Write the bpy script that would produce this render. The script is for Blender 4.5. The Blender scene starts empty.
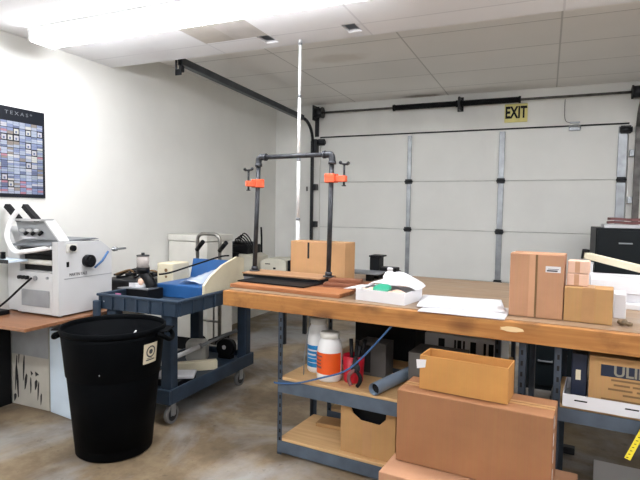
import bpy, bmesh, math, random
from mathutils import Vector, Matrix, Euler
R = random.Random(11)
PI = math.pi
sc = bpy.context.scene
COL = sc.collection

# ------------------------------------------------------------------ helpers
def lin(c):
    return tuple(((v/255)/12.92 if v/255 <= .04045 else ((v/255+.055)/1.055)**2.4) for v in c) + (1,)

class MB:
    """collects shapes into one mesh object"""
    def __init__(s): s.bm = bmesh.new()
    def box(s, x0, x1, y0, y1, z0, z1, bev=0, m=None):
        M = Matrix.Translation(((x0+x1)/2, (y0+y1)/2, (z0+z1)/2)) @ Matrix.Diagonal((abs(x1-x0), abs(y1-y0), abs(z1-z0), 1))
        r = bmesh.ops.create_cube(s.bm, size=1, matrix=(m @ M) if m else M)
        if bev:
            es = list({e for v in r['verts'] for e in v.link_edges})
            bmesh.ops.bevel(s.bm, geom=es, offset=bev, segments=2, affect='EDGES', profile=.5)
        return s
    def cyl(s, p0, p1, r, r2=None, n=24, cap=True):
        p0, p1 = Vector(p0), Vector(p1); d = p1-p0
        q = d.to_track_quat('Z', 'Y').to_matrix().to_4x4()
        k = bmesh.ops.create_cone(s.bm, cap_ends=cap, cap_tris=False, segments=n, radius1=r, radius2=r if r2 is None else r2,
                                  depth=d.length, matrix=Matrix.Translation((p0+p1)/2) @ q)
        for f in {f for v in k['verts'] for f in v.link_faces}:
            f.smooth = len(f.verts) == 4
        return s
    def lathe(s, prof, n=40, c=(0, 0, 0), sy=1.0):
        rows = []
        for (r, z) in prof:
            if r < 1e-6: rows.append([s.bm.verts.new((c[0], c[1], c[2]+z))])
            else: rows.append([s.bm.verts.new((c[0]+r*math.cos(2*PI*i/n), c[1]+sy*r*math.sin(2*PI*i/n), c[2]+z)) for i in range(n)])
        for a, b in zip(rows, rows[1:]):
            for i in range(n):
                j = (i+1) % n
                if len(a) == 1 and len(b) == 1: continue
                if len(a) == 1: f = s.bm.faces.new((a[0], b[j], b[i]))
                elif len(b) == 1: f = s.bm.faces.new((a[i], a[j], b[0]))
                else: f = s.bm.faces.new((a[i], a[j], b[j], b[i]))
                f.smooth = True
        return s
    def tube(s, pts, r, n=10, cap=True, smooth=3):
        P = [Vector(p) for p in pts]
        if smooth and len(P) > 2:
            Q = []
            for i in range(len(P)-1):
                a = P[max(i-1, 0)]; b = P[i]; c = P[i+1]; d = P[min(i+2, len(P)-1)]
                for k in range(smooth+1):
                    t = k/(smooth+1)
                    Q.append(.5*((2*b)+(c-a)*t+(2*a-5*b+4*c-d)*t*t+(3*b-a-3*c+d)*t**3))
            Q.append(P[-1]); P = Q
        rings = []; up = None
        for i, p in enumerate(P):
            t = (P[min(i+1, len(P)-1)]-P[max(i-1, 0)]).normalized()
            if up is None:
                up = Vector((0, 0, 1)) if abs(t.z) < .9 else Vector((1, 0, 0))
            x = t.cross(up).normalized(); up = x.cross(t).normalized()
            rr = r[i*(len(r)-1)//max(1, len(P)-1)] if isinstance(r, (list, tuple)) else r
            rings.append([s.bm.verts.new(p+rr*(math.cos(2*PI*k/n)*x+math.sin(2*PI*k/n)*up)) for k in range(n)])
        for a, b in zip(rings, rings[1:]):
            for k in range(n):
                f = s.bm.faces.new((a[k], a[(k+1) % n], b[(k+1) % n], b[k])); f.smooth = True
        if cap:
            s.bm.faces.new(rings[0][::-1]); s.bm.faces.new(rings[-1])
        return s
    def prism(s, poly, d0, d1, axis='y'):
        """poly: 2D points; axis y -> (x,z) outline pushed along y; x -> (y,z); z -> (x,y)"""
        def P(a, b, d): return {'y': (a, d, b), 'x': (d, a, b), 'z': (a, b, d)}[axis]
        A = [s.bm.verts.new(P(a, b, d0)) for a, b in poly]; B = [s.bm.verts.new(P(a, b, d1)) for a, b in poly]
        s.bm.faces.new(A); s.bm.faces.new(B[::-1])
        n = len(poly)
        for i in range(n): s.bm.faces.new((A[i], B[i], B[(i+1) % n], A[(i+1) % n]))
        return s
    def sph(s, c, r, sx=1, sy=1, sz=1, n=16):
        k = bmesh.ops.create_uvsphere(s.bm, u_segments=n, v_segments=max(6, n//2), radius=r, matrix=Matrix.Translation(c) @ Matrix.Diagonal((sx, sy, sz, 1)))
        for f in {f for v in k['verts'] for f in v.link_faces}: f.smooth = True
        return s
    def sheet(s, x0, x1, y0, y1, zf, nx=14, ny=14, th=.003):
        T = [[s.bm.verts.new((x0+(x1-x0)*i/nx, y0+(y1-y0)*j/ny, zf(i/nx, j/ny)+th)) for j in range(ny+1)] for i in range(nx+1)]
        B = [[s.bm.verts.new((x0+(x1-x0)*i/nx, y0+(y1-y0)*j/ny, zf(i/nx, j/ny))) for j in range(ny+1)] for i in range(nx+1)]
        for i in range(nx):
            for j in range(ny):
                f = s.bm.faces.new((T[i][j], T[i+1][j], T[i+1][j+1], T[i][j+1])); f.smooth = True
                f = s.bm.faces.new((B[i][j], B[i][j+1], B[i+1][j+1], B[i+1][j])); f.smooth = True
        for i in range(nx):
            s.bm.faces.new((T[i][0], B[i][0], B[i+1][0], T[i+1][0])); s.bm.faces.new((T[i][ny], T[i+1][ny], B[i+1][ny], B[i][ny]))
        for j in range(ny):
            s.bm.faces.new((T[0][j], T[0][j+1], B[0][j+1], B[0][j])); s.bm.faces.new((T[nx][j], B[nx][j], B[nx][j+1], T[nx][j+1]))
        return s
    def build(s, name, m, parent=None, loc=None, rz=0, rot=None, **tags):
        bmesh.ops.recalc_face_normals(s.bm, faces=s.bm.faces[:])
        me = bpy.data.meshes.new(name); s.bm.to_mesh(me); s.bm.free()
        for q in (m if isinstance(m, list) else [m]): me.materials.append(q)
        o = bpy.data.objects.new(name, me); COL.objects.link(o)
        if parent: o.parent = parent
        if loc is not None: o.location = loc
        o.rotation_euler = rot if rot else (0, 0, rz)
        for k, v in tags.items(): o[k] = v
        return o

def thing(name, label, cat, loc=(0, 0, 0), rz=0, group=None):
    o = bpy.data.objects.new(name, None); COL.objects.link(o)
    o.empty_display_size = .05
    o.location = loc; o.rotation_euler = (0, 0, rz)
    o['label'] = label; o['category'] = cat
    if group: o['group'] = group
    return o

def dup(root, loc, rz, label, group=None):
    r = root.copy(); COL.objects.link(r); r.location = loc; r.rotation_euler = (0, 0, rz); r['label'] = label
    if group: r['group'] = group
    for ch in list(root.children):
        c = ch.copy(); COL.objects.link(c); c.parent = r
        for g in list(ch.children):
            d = g.copy(); COL.objects.link(d); d.parent = c
    return r

def text(name, body, size, m, parent, loc, rot, ext=.0006, align='LEFT', sx=1.0, bold=0):
    cu = bpy.data.curves.new(name, 'FONT'); cu.body = body; cu.size = size; cu.extrude = ext
    cu.align_x = align; cu.align_y = 'CENTER'; cu.offset = bold
    t = bpy.data.objects.new(name, cu); COL.objects.link(t)
    dg = bpy.context.evaluated_depsgraph_get()
    me = bpy.data.meshes.new_from_object(t.evaluated_get(dg)); me.materials.clear(); me.materials.append(m)
    bpy.data.objects.remove(t)
    o = bpy.data.objects.new(name, me); COL.objects.link(o); o.parent = parent; o.location = loc; o.rotation_euler = rot; o.scale = (sx, 1, 1)
    return o
FRONT = (PI/2, 0, 0)                       # text that faces -Y
EAST = (PI/2, 0, PI/2)                     # text that faces +X

# ------------------------------------------------------------------ materials
def nodes(name):
    m = bpy.data.materials.new(name); m.use_nodes = True
    nt = m.node_tree; b = nt.nodes['Principled BSDF']
    return m, nt, b
def add(nt, t, **k):
    n = nt.nodes.new(t)
    for a, v in k.items():
        if hasattr(n, a): setattr(n, a, v)
        else: n.inputs[a.replace('_', ' ')].default_value = v
    return n
def coords(nt, scale=(1, 1, 1), rot=(0, 0, 0), loc=(0, 0, 0)):
    tc = add(nt, 'ShaderNodeTexCoord'); mp = add(nt, 'ShaderNodeMapping')
    mp.inputs['Scale'].default_value = scale; mp.inputs['Rotation'].default_value = rot; mp.inputs['Location'].default_value = loc
    nt.links.new(tc.outputs['Object'], mp.inputs['Vector']); return mp.outputs['Vector']
def ramp(nt, fac, stops):
    r = add(nt, 'ShaderNodeValToRGB'); e = r.color_ramp.elements
    while len(e) < len(stops): e.new(.5)
    for el, (p, c) in zip(e, stops): el.position = p; el.color = lin(c)
    nt.links.new(fac, r.inputs['Fac']); return r.outputs['Color']
def mix(nt, fac, a, b, mode='MIX'):
    m = add(nt, 'ShaderNodeMix', data_type='RGBA', blend_type=mode)
    def put(sock, v):
        if hasattr(v, 'is_linked'): nt.links.new(v, sock)
        elif isinstance(v, (int, float)): sock.default_value = v
        else: sock.default_value = lin(v)
    put(m.inputs[0], fac); put(m.inputs[6], a); put(m.inputs[7], b); return m.outputs[2]
def bump(nt, b, h, st=.1, d=.01):
    n = add(nt, 'ShaderNodeBump'); n.inputs['Strength'].default_value = st; n.inputs['Distance'].default_value = d
    nt.links.new(h, n.inputs['Height']); nt.links.new(n.outputs['Normal'], b.inputs['Normal'])

def plain(name, c, rough=.5, metal=0, var=.06, scale=6, stretch=(1, 1, 1), coat=0, bmp=0, spec=.5):
    m, nt, b = nodes(name)
    v = coords(nt, tuple(scale*k for k in stretch)); nz = add(nt, 'ShaderNodeTexNoise', Scale=1, Detail=4)
    nt.links.new(v, nz.inputs['Vector'])
    lo = tuple(max(0, x*(1-var)) for x in c); hi = tuple(min(255, x*(1+var)) for x in c)
    nt.links.new(ramp(nt, nz.outputs['Fac'], [(.3, lo), (.7, hi)]), b.inputs['Base Color'])
    b.inputs['Roughness'].default_value = rough; b.inputs['Metallic'].default_value = metal
    b.inputs['Coat Weight'].default_value = coat; b.inputs['Specular IOR Level'].default_value = spec
    if bmp: bump(nt, b, nz.outputs['Fac'], bmp, .004)
    return m

def cardboard(name, c, var=.05):
    m, nt, b = nodes(name)
    v = coords(nt, (3, 3, 3)); nz = add(nt, 'ShaderNodeTexNoise', Scale=1.6, Detail=6, Roughness=.6); nt.links.new(v, nz.inputs['Vector'])
    w = coords(nt, (220, 220, 4)); n2 = add(nt, 'ShaderNodeTexNoise', Scale=1, Detail=2); nt.links.new(w, n2.inputs['Vector'])
    base = ramp(nt, nz.outputs['Fac'], [(.3, tuple(x*(1-var) for x in c)), (.7, tuple(min(255, x*(1+var)) for x in c))])
    col = mix(nt, .12, base, n2.outputs['Color'], 'SOFT_LIGHT')
    nt.links.new(col, b.inputs['Base Color']); b.inputs['Roughness'].default_value = .75
    bump(nt, b, n2.outputs['Fac'], .06, .002); return m

def wood(name, c1, c2, knots=None, axis=0, rough=.55, scale=1.0, wear=None):
    m, nt, b = nodes(name)
    st = [26*scale]*3; st[axis] = 1.4*scale
    v = coords(nt, tuple(st)); nz = add(nt, 'ShaderNodeTexNoise', Scale=1, Detail=5, Roughness=.6, Distortion=.7); nt.links.new(v, nz.inputs['Vector'])
    col = ramp(nt, nz.outputs['Fac'], [(.32, c1), (.52, tuple((a+d)/2 for a, d in zip(c1, c2))), (.7, c2)])
    if knots:
        k = [7.]*3; k[axis] = 4.2
        v2 = coords(nt, tuple(k)); vo = add(nt, 'ShaderNodeTexVoronoi', Scale=1.0); nt.links.new(v2, vo.inputs['Vector'])
        f = ramp(nt, vo.outputs['Distance'], [(.16, (255, 255, 255)), (.40, (0, 0, 0))])
        n3 = add(nt, 'ShaderNodeTexNoise', Scale=1.3, Detail=3); nt.links.new(v2, n3.inputs['Vector'])
        g = ramp(nt, n3.outputs['Fac'], [(.38, (0, 0, 0)), (.54, (210, 210, 210))])
        fm = mix(nt, 1.0, f, g, 'MULTIPLY')
        col = mix(nt, fm, col, knots)
    if wear:
        v4 = coords(nt, (5, 5, 5)); n4 = add(nt, 'ShaderNodeTexNoise', Scale=1, Detail=6, Roughness=.7); nt.links.new(v4, n4.inputs['Vector'])
        fw = ramp(nt, n4.outputs['Fac'], [(.52, (0, 0, 0)), (.68, (200, 200, 200))])
        col = mix(nt, fw, col, wear)
    nt.links.new(col, b.inputs['Base Color']); b.inputs['Roughness'].default_value = rough
    bump(nt, b, nz.outputs['Fac'], .12, .003); return m

def concrete(name):
    m, nt, b = nodes(name)
    def nz(s, d, ro=.6, off=0, dist=0):
        v = coords(nt, (1, 1, 1), loc=(off, off*.7, 0)); n = add(nt, 'ShaderNodeTexNoise', Scale=s, Detail=d, Roughness=ro, Distortion=dist); nt.links.new(v, n.inputs['Vector']); return n.outputs['Fac']
    base = ramp(nt, nz(2.2, 8, .65), [(.33, (92, 78, 60)), (.5, (124, 107, 84)), (.64, (152, 136, 110))])
    blue = ramp(nt, nz(1.1, 7, .62, 3.1, .6), [(.47, (0, 0, 0)), (.63, (235, 235, 235))])
    col = mix(nt, blue, base, (162, 162, 162))
    dk = ramp(nt, nz(3.4, 9, .72, 7.7, .8), [(.54, (0, 0, 0)), (.66, (150, 150, 150))])
    col = mix(nt, dk, col, (70, 62, 52))
    sp = ramp(nt, nz(22, 3, .5, 1.3), [(.66, (0, 0, 0)), (.72, (170, 170, 170))])
    col = mix(nt, sp, col, (64, 56, 46))
    nt.links.new(col, b.inputs['Base Color']); b.inputs['Roughness'].default_value = .52
    bump(nt, b, nz(9, 6), .08, .01); return m

def tiles(name, c, line, bw, bh, ox, oy, ms, stain=None, rough=.9):
    m, nt, b = nodes(name)
    v = coords(nt, (1, 1, 1), loc=(-ox, -oy, 0))
    br = add(nt, 'ShaderNodeTexBrick', offset=0.0, offset_frequency=1, squash=1.0)
    br.inputs['Scale'].default_value = 1; br.inputs['Brick Width'].default_value = bw; br.inputs['Row Height'].default_value = bh
    br.inputs['Mortar Size'].default_value = ms; br.inputs['Mortar Smooth'].default_value = .3
    br.inputs['Color1'].default_value = lin(c); br.inputs['Color2'].default_value = lin(tuple(x*.97 for x in c)); br.inputs['Mortar'].default_value = lin(line)
    nt.links.new(v, br.inputs['Vector'])
    w = coords(nt, (1, 1, 1)); n = add(nt, 'ShaderNodeTexNoise', Scale=.9, Detail=5); nt.links.new(w, n.inputs['Vector'])
    col = mix(nt, .35, br.outputs['Color'], ramp(nt, n.outputs['Fac'], [(.35, tuple(x*.93 for x in c)), (.65, c)]))
    n2 = add(nt, 'ShaderNodeTexNoise', Scale=60, Detail=3); nt.links.new(w, n2.inputs['Vector'])
    if stain:
        for (cx, cy, sx, sy, sc_) in stain:
            v3 = coords(nt, (1/sx, 1/sy, 0), loc=(-cx/sx, -cy/sy, 0))
            g = add(nt, 'ShaderNodeTexGradient', gradient_type='SPHERICAL'); nt.links.new(v3, g.inputs['Vector'])
            mm = add(nt, 'ShaderNodeMath', operation='MULTIPLY'); nt.links.new(g.outputs['Fac'], mm.inputs[0])
            n5 = add(nt, 'ShaderNodeTexNoise', Scale=7, Detail=4); nt.links.new(w, n5.inputs['Vector']); nt.links.new(n5.outputs['Fac'], mm.inputs[1])
            f = ramp(nt, mm.outputs[0], [(.08, (0, 0, 0)), (.3, (225, 225, 225))])
            col = mix(nt, f, col, sc_)
    nt.links.new(col, b.inputs['Base Color']); b.inputs['Roughness'].default_value = rough
    bump(nt, b, n2.outputs['Fac'], .08, .003); return m

def emit(name, c, s):
    m, nt, b = nodes(name)
    b.inputs['Base Color'].default_value = lin(c); b.inputs['Emission Color'].default_value = lin(c); b.inputs['Emission Strength'].default_value = s
    return m

def glassy(name, c, alpha=.5, rough=.25):
    m, nt, b = nodes(name)
    nz = add(nt, 'ShaderNodeTexNoise', Scale=14, Detail=2); nt.links.new(coords(nt), nz.inputs['Vector'])
    nt.links.new(ramp(nt, nz.outputs['Fac'], [(.3, tuple(x*.94 for x in c)), (.7, c)]), b.inputs['Base Color'])
    b.inputs['Roughness'].default_value = rough; b.inputs['Alpha'].default_value = alpha; return m

M = dict(
    floor=concrete('concrete'),
    wall=plain('painted wall', (231, 231, 226), .75, var=.02, scale=1.5, bmp=.02),
    header=plain('header paint', (232, 232, 228), .75, var=.03, scale=2),
    ceil=tiles('ceiling tile front', (240, 240, 242), (208, 208, 212), 1.2, .61, .05, 2.66, .008,
               stain=[(-2.9, 3.3, .3, .2, (224, 222, 224))]),
    oldtile=plain('yellowed tile', (188, 182, 174), .9, var=.05, scale=5), oldtile2=plain('greyed tile', (198, 193, 188), .9, var=.05, scale=5),
    ceilback=tiles('ceiling tile rear', (246, 244, 240), (176, 174, 170), 1.2, .61, .05, 4.25, .008,
                   stain=[(-1.45, 6.45, .35, .14, (112, 98, 84)), (-1.85, 4.6, .4, .2, (226, 220, 212))]),
    fascia=plain('fascia paint', (230, 230, 232), .7, var=.02),
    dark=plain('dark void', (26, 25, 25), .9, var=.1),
    door=plain('garage door paint', (234, 235, 231), .5, var=.015, scale=2),
    seam=plain('door seam', (206, 207, 204), .6),
    galv=plain('galvanised steel', (158, 162, 166), .42, .7, .1, 9),
    rust=plain('worn steel', (96, 94, 92), .5, .6, .2, 14),
    black=plain('black plastic', (16, 17, 20), .5, spec=.2, var=.12),
    blacksteel=plain('black steel', (38, 40, 44), .45, .3, .15, 12),
    pipe=plain('black iron pipe', (62, 64, 68), .42, .55, .18, 22),
    can=plain('black bin plastic', (6, 8, 11), .6, spec=.05, var=.15, scale=5, bmp=.05),
    standpanel=plain('stand panel', (182, 178, 168), .6, var=.06), trackm=plain('track steel', (72, 76, 80), .45, .4, .12, 12),
    press=plain('press enamel', (204, 205, 206), .4, var=.015, scale=3),
    cart=plain('slate blue plastic', (46, 61, 78), .5, spec=.35, var=.1, scale=7, bmp=.04),
    white=plain('white enamel', (228, 229, 229), .35, var=.015, scale=3),
    offwhite=plain('off white enamel', (218, 216, 208), .45, var=.03, scale=4),
    bluewhite=plain('pale blue laminate', (214, 230, 244), .45, var=.02),
    grey=plain('grey panel', (150, 153, 156), .5, var=.06),
    midgrey=plain('mid grey metal', (118, 122, 126), .5, .3, .1, 10),
    cream=plain('cream plastic', (216, 206, 178), .5, var=.04),
    beige=plain('beige enamel', (204, 200, 184), .5, var=.04),
    blue=plain('bright blue plastic', (34, 84, 140), .4, var=.06, scale=6),
    chrome=plain('dull chrome', (150, 148, 142), .3, .85, .1, 18),
    orange=plain('orange paint', (228, 98, 62), .45, var=.08, scale=18),
    red=plain('red plastic', (186, 24, 44), .4, var=.06),
    paper=plain('white paper', (218, 218, 221), .8, var=.015),
    vinyl=plain('white vinyl', (236, 236, 236), .5, var=.02),
    shelfsteel=plain('blue grey shelf steel', (84, 96, 110), .5, .25, .1, 9),
    post=plain('slotted post steel', (62, 72, 84), .5, .3, .12, 12),
    deck=wood('particle board', (205, 165, 115), (222, 184, 134), scale=1.4, rough=.7),
    apron=wood('pine apron', (154, 98, 46), (192, 138, 76), knots=(72, 38, 16), axis=0, rough=.5, wear=(112, 66, 32)),
    top=wood('worn bench top', (128, 104, 80), (158, 134, 108), axis=0, rough=.45, wear=(150, 143, 136)),
    plank=wood('orange plank', (146, 90, 54), (184, 124, 78), axis=0, rough=.5),
    redplank=wood('red brown plank', (112, 66, 44), (146, 92, 64), axis=0, rough=.5),
    ply=wood('plywood', (150, 112, 80), (176, 138, 102), axis=0, rough=.6),
    tabletop=wood('brown laminate', (124, 84, 58), (156, 110, 78), axis=0, rough=.4),
    box_big=cardboard('cardboard warm', (150, 104, 69)), box_gold=cardboard('cardboard golden', (186, 134, 72)),
    box_pink=cardboard('cardboard pinkish', (180, 135, 103)), box_tan=cardboard('cardboard tan', (178, 138, 90)),
    box_pale=cardboard('cardboard pale', (226, 190, 168), .03), box_mid=cardboard('cardboard mid', (180, 140, 98)),
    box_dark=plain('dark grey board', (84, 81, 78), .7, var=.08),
    tape=plain('packing tape', (176, 134, 90), .3, var=.05), tape_lt=plain('paper tape', (194, 148, 114), .5, var=.04),
    navy=plain('navy print', (24, 34, 56), .5, var=.06), brownprint=plain('brown print', (120, 92, 58), .7, var=.05),
    uline=plain('grey print', (136, 132, 118), .6, var=.03),
    labelblue=plain('blue label', (22, 128, 192), .4, var=.1, scale=20), labelorange=plain('orange label', (226, 88, 28), .4, var=.05),
    tube=plain('blue grey tube', (146, 164, 184), .5, var=.06), cordblue=plain('blue cord', (58, 100, 150), .55, var=.05),
    yellow=plain('yellow tape measure', (240, 220, 60), .45, var=.04), signy=plain('sign yellow', (226, 216, 140), .5, var=.04),
    green=plain('teal plastic', (40, 150, 118), .4, var=.08), maroon=plain('maroon cloth', (126, 84, 84), .8, var=.12),
    pinklab=plain('pink label', (216, 126, 176), .6), cabinet=plain('black cabinet', (14, 22, 26), .5, 0, .06, 4, spec=.25),
    lensglow=emit('lamp diffuser', (250, 251, 255), 13.0),
    clear=glassy('clear plastic', (206, 196, 190), .55), bag=glassy('clear bag', (214, 226, 242), .62, .2),
    wood_lt=plain('cream painted board', (208, 199, 174), .6, var=.03),
    darkprint=plain('dark print', (58, 60, 64), .7), stain=plain('black stain', (34, 34, 36), .8, var=.2),
    rubber=plain('grey rubber', (112, 112, 112), .7, var=.08),
)

# bench frame: origin, axes (the bench is turned 5.1 degrees from the door)
AB = math.radians(-5.1)
BO = Vector((-1.383, 2.577, 0)); BX = Vector((math.cos(AB), math.sin(AB), 0)); BY = Vector((-math.sin(AB), math.cos(AB), 0))
def BL(u, v, z): p = BO + BX*u + BY*v; return (p.x, p.y, z)

# ------------------------------------------------------------------ setting
XL, XR, YB, YF = -3.52, 3.2, 6.5, -3.6
ZF, ZB, YE = 2.64, 2.85, 3.5
MB().box(XL-.1, XR+.1, YF-.1, YB+.3, -.1, 0).build('floor', M['floor'], kind='structure')
MB().box(XL-.1, XL, YF-.1, YB+.3, 0, 3.0).build('wall_left', M['wall'], kind='structure')
MB().box(XR, XR+.1, YF-.1, YB+.3, 0, 3.0).build('wall_right', M['wall'], kind='structure')
# unseen wall behind the viewpoint, its wide opening added to let in daylight fill
wf = MB(); wf.box(XL, -2.9, YF-.1, YF, 0, 3.0); wf.box(2.6, XR, YF-.1, YF, 0, 3.0); wf.box(-2.9, 2.6, YF-.1, YF, 2.55, 3.0)
wf.build('wall_front', M['wall'], kind='structure')
DX0, DX1, DZ = -2.85, .78, 2.42
wb = MB(); wb.box(XL, DX0, YB, YB+.15, 0, 3.0); wb.box(DX1, XR, YB, YB+.15, 0, 3.0); wb.box(DX0, DX1, YB, YB+.15, DZ, 3.0)
wb.build('wall_back', M['header'], kind='structure')
xs = [XL, -2.35, -2.10, -1.93, -1.83, -1.285, -1.19, XR]; ys = [YF, 2.875, 3.245, 3.40, YE]
cf = MB(); old = []
for i in range(7):
    for j in range(4):
        if j == 2 and i in (3, 5): continue
        n0 = len(cf.bm.faces); cf.box(xs[i], xs[i+1], ys[j], ys[j+1], ZF, ZF+.02)
        old += [1 if (j == 1 and i == 1) else 2 if (j == 1 and i in (2, 3)) else 0]*(len(cf.bm.faces)-n0)
for f, k in zip(cf.bm.faces, old): f.material_index = k
cf.build('ceiling', [M['ceil'], M['oldtile'], M['oldtile2']], kind='structure')
MB().box(XL, XR, YE-.02, YE, ZF+.021, ZB).build('trim_1', M['fascia'], kind='structure')
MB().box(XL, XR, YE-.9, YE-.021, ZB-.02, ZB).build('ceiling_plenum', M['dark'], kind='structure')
MB().box(XL, XR, YE, YB+.15, ZB, ZB+.05).build('ceiling_back', M['ceilback'], kind='structure')

# garage door
d1 = bpy.data.objects.new('door_1', None); COL.objects.link(d1); d1['kind'] = 'structure'; d1.location = ((DX0+DX1)/2, YB+.02, 0)
W = DX1-DX0
for k in range(4):
    z0, z1 = k*.602+.006, (k+1)*.602-.003
    s = MB(); s.box(-W/2+.004, W/2-.004, 0, .045, z0, z1, .004)
    o = s.build('door_section', M['door'], d1)
MB().box(-W/2, W/2, .02, .05, 0, DZ).build('door_backing', M['seam'], d1)
MB().box(-W/2, W/2, -.012, .03, DZ-.012, DZ).build('top_gap_strip', M['black'], d1)  # black strip stands in for the shaded gap along the door top
for x, w_ in ((-1.615, .026), (-.512, .032), (.725, .045)):
    xx = x-(DX0+DX1)/2
    for k in range(4):
        s = MB(); s.box(xx-w_, xx+w_, -.022, -.001, k*.602+.03, (k+1)*.602-.025, .004)
        s.build('door_stile', M['galv'], d1)
    for k in range(1, 4):
        h = MB(); h.box(xx-.045, xx+.045, -.034, -.0225, k*.602-.03, k*.602+.03, .006); h.cyl((xx-.05, -.032, k*.602), (xx+.05, -.032, k*.602), .011, n=12)
        h.build('hinge', M['blacksteel'], d1)
for x in (-2.82, .745):
    xx = x-(DX0+DX1)/2
    h = MB(); h.box(xx-.05, xx+.05, -.05, -.023, 2.30, 2.385, .006); h.cyl((xx-.06, -.05, 2.34), (xx+.06, -.05, 2.34), .03, n=16)
    h.build('roller_bracket', M['blacksteel'], d1)
h = MB(); h.box(-.05, .07, 0, .012, -.03, .03, .004); h.tube([(-.04, -.005, .01), (-.02, -.05, .02), (.05, -.05, .02), (.065, -.005, 0)], .008)
lk = h.build('door_lift_handle', M['galv'], d1); lk.location = (.24-(DX0+DX1)/2, -.03, 2.385)

# tracks
t = thing('garage_door_track', 'dark steel overhead door track curving along left wall to the door', 'track', (-2.935, 6.42, 0))
MB().box(-.004, .028, -.02, .02, .02, 2.36).build('vertical_rail', M['blacksteel'], t)
arc = [(0, 0, 2.36)]
for i in range(1, 9):
    a = i/8*PI/2; arc.append((0, -.30*(1-math.cos(a)), 2.36+.25*math.sin(a)))
c = MB().tube([(x+.012, y, z) for x, y, z in arc], .021, 8, smooth=0); c.build('curved_rail', M['blacksteel'], t)
r = MB(); 
r.prism([(-.30, 2.585), (-.30, 2.645), (-2.74, 2.715), (-2.74, 2.655)], -.028, .028, 'x')
r.build('horizontal_rail', M['trackm'], t)
h = MB(); h.box(-.012, .012, -2.74, -2.70, 2.60, 2.70); h.box(-.05, .012, -2.745, -2.735, 2.57, 2.62); h.box(-.05, -.035, -2.745, -2.735, 2.57, 2.70)
h.box(-.012, .012, -2.735, -2.705, 2.70, 2.846)
h.build('hanger', M['blacksteel'], t)
for z0, z1 in ((2.2, 2.38), (1.7, 1.78), (1.2, 1.28)): MB().box(.031, .075, -.01, .075, z0, z1, .004).build('wall_bracket', M['blacksteel'], t)
t = thing('garage_door_track', 'grey steel vertical door track at the right edge by the black cabinet', 'track', (.86, 6.42, 0))
MB().box(-.03, .03, -.02, .02, .02, 2.36).build('vertical_rail', M['rust'], t)
MB().tube(arc, .03, 8, smooth=0).build('curved_rail', M['rust'], t)
r = MB(); r.prism([(-.30, 2.585), (-.30, 2.645), (-2.74, 2.715), (-2.74, 2.655)], -.028, .028, 'x'); r.build('horizontal_rail', M['rust'], t)
h = MB(); h.box(-.012, .012, -2.735, -2.705, 2.60, 2.846); h.build('hanger', M['rust'], t)
for z0 in (1.55, 2.05): MB().box(-.075, -.031, .0, .072, z0, z0+.07, .004).build('wall_bracket', M['galv'], t)

# torsion spring assembly
t = thing('torsion_spring_shaft', 'steel torsion shaft with thick black springs above the garage door', 'garage door spring', (-1.0, 6.40, 2.72))
MB().cyl((-1.83, 0, 0), (1.84, 0, 0), .014, n=14).build('shaft', M['rust'], t)
for a, b_ in ((-.80, -.03), (.02, .67)):
    s = MB(); s.cyl((a, 0, 0), (b_, 0, 0), .031, n=20)
    n = 46
    for i in range(n):
        x = a+(b_-a)*(i+.5)/n; s.cyl((x-.004, 0, 0), (x+.004, 0, 0), .0345, n=18)
    for e in (a, b_): s.cyl((e-.012, 0, 0), (e+.012, 0, 0), .040, n=18)
    s.build('spring', M['black'], t)
s = MB(); s.box(-.012, .012, -.045, .094, -.075, .075, .005); s.box(-.035, .035, .088, .097, -.08, .09); s.build('center_bracket', M['blacksteel'], t)
for x in (-1.82, 1.83):
    s = MB(); s.cyl((x-.05, 0, 0), (x+.05, 0, 0), .062, n=24); s.cyl((x-.055, 0, 0), (x-.04, 0, 0), .072, n=24); s.cyl((x+.04, 0, 0), (x+.055, 0, 0), .072, n=24); s.build('cable_drum', M['blacksteel'], t)
    s = MB(); q = x+math.copysign(.07, x); s.box(q-.006, q+.006, -.06, .097, -.1, .1, .004); s.box(q-.03, q+.03, .085, .097, -.3, .1, .003); s.build('end_bracket', M['blacksteel'], t)

# exit sign
t = thing('exit_sign', 'pale yellow EXIT sign with black letters above the garage door', 'sign', (-.37, 6.475, 2.585))
s = MB(); s.box(-.125, .125, 0, .024, -.105, .105, .006); s.build('sign_plate', M['signy'], t)
text('sign_letters', 'EXIT', .185, M['black'], t, (0, -.001, 0), FRONT, .002, 'CENTER', .62, .006)

# wire drop on header
t = thing('pull_wire', 'thin grey wire hanging from the shaft to a small clip over the door', 'wire', (.14, 6.478, 2.56))
MB().tube([(0, -.06, .13), (0, .0, .08), (.003, 0, -.04), (.02, 0, -.1), (.06, 0, -.115)], .0035, 6).build('wire', M['rust'], t)
MB().box(.06, .16, -.008, .012, -.127, -.108, .003).build('clip', M['galv'], t)

# fluorescent ceiling fixtures (one in view, its siblings further back over the room)
def lamp(x, y, label):
    t = thing('fluorescent_fixture', label, 'ceiling light', (x, y, ZF))
    s = MB(); s.box(-1.2, 1.2, -.11, .11, -.022, -.001, .004); s.build('housing', M['white'], t)
    s = MB(); s.prism([(-.1, -.023), (-.096, -.07), (-.075, -.088), (.075, -.088), (.096, -.07), (.1, -.023)], -1.185, 1.185, 'x')
    s.build('diffuser', M['lensglow'], t)
    for q in (-1.2, 1.185):
        s = MB(); s.box(q, q+.015, -.104, .104, -.092, -.0225, .003); s.build('end_cap', M['white'], t)
    return t
l0 = lamp(-2.10, 2.63, 'long bright fluorescent strip light on the front ceiling at upper left')
lamp(1.0, 2.62, 'fluorescent strip light on the front ceiling, right of the one at upper left')
lamp(-2.1, .2, 'fluorescent strip light on the ceiling just behind the viewpoint, left')
lamp(1.0, .2, 'fluorescent strip light on the ceiling just behind the viewpoint, right')
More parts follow.
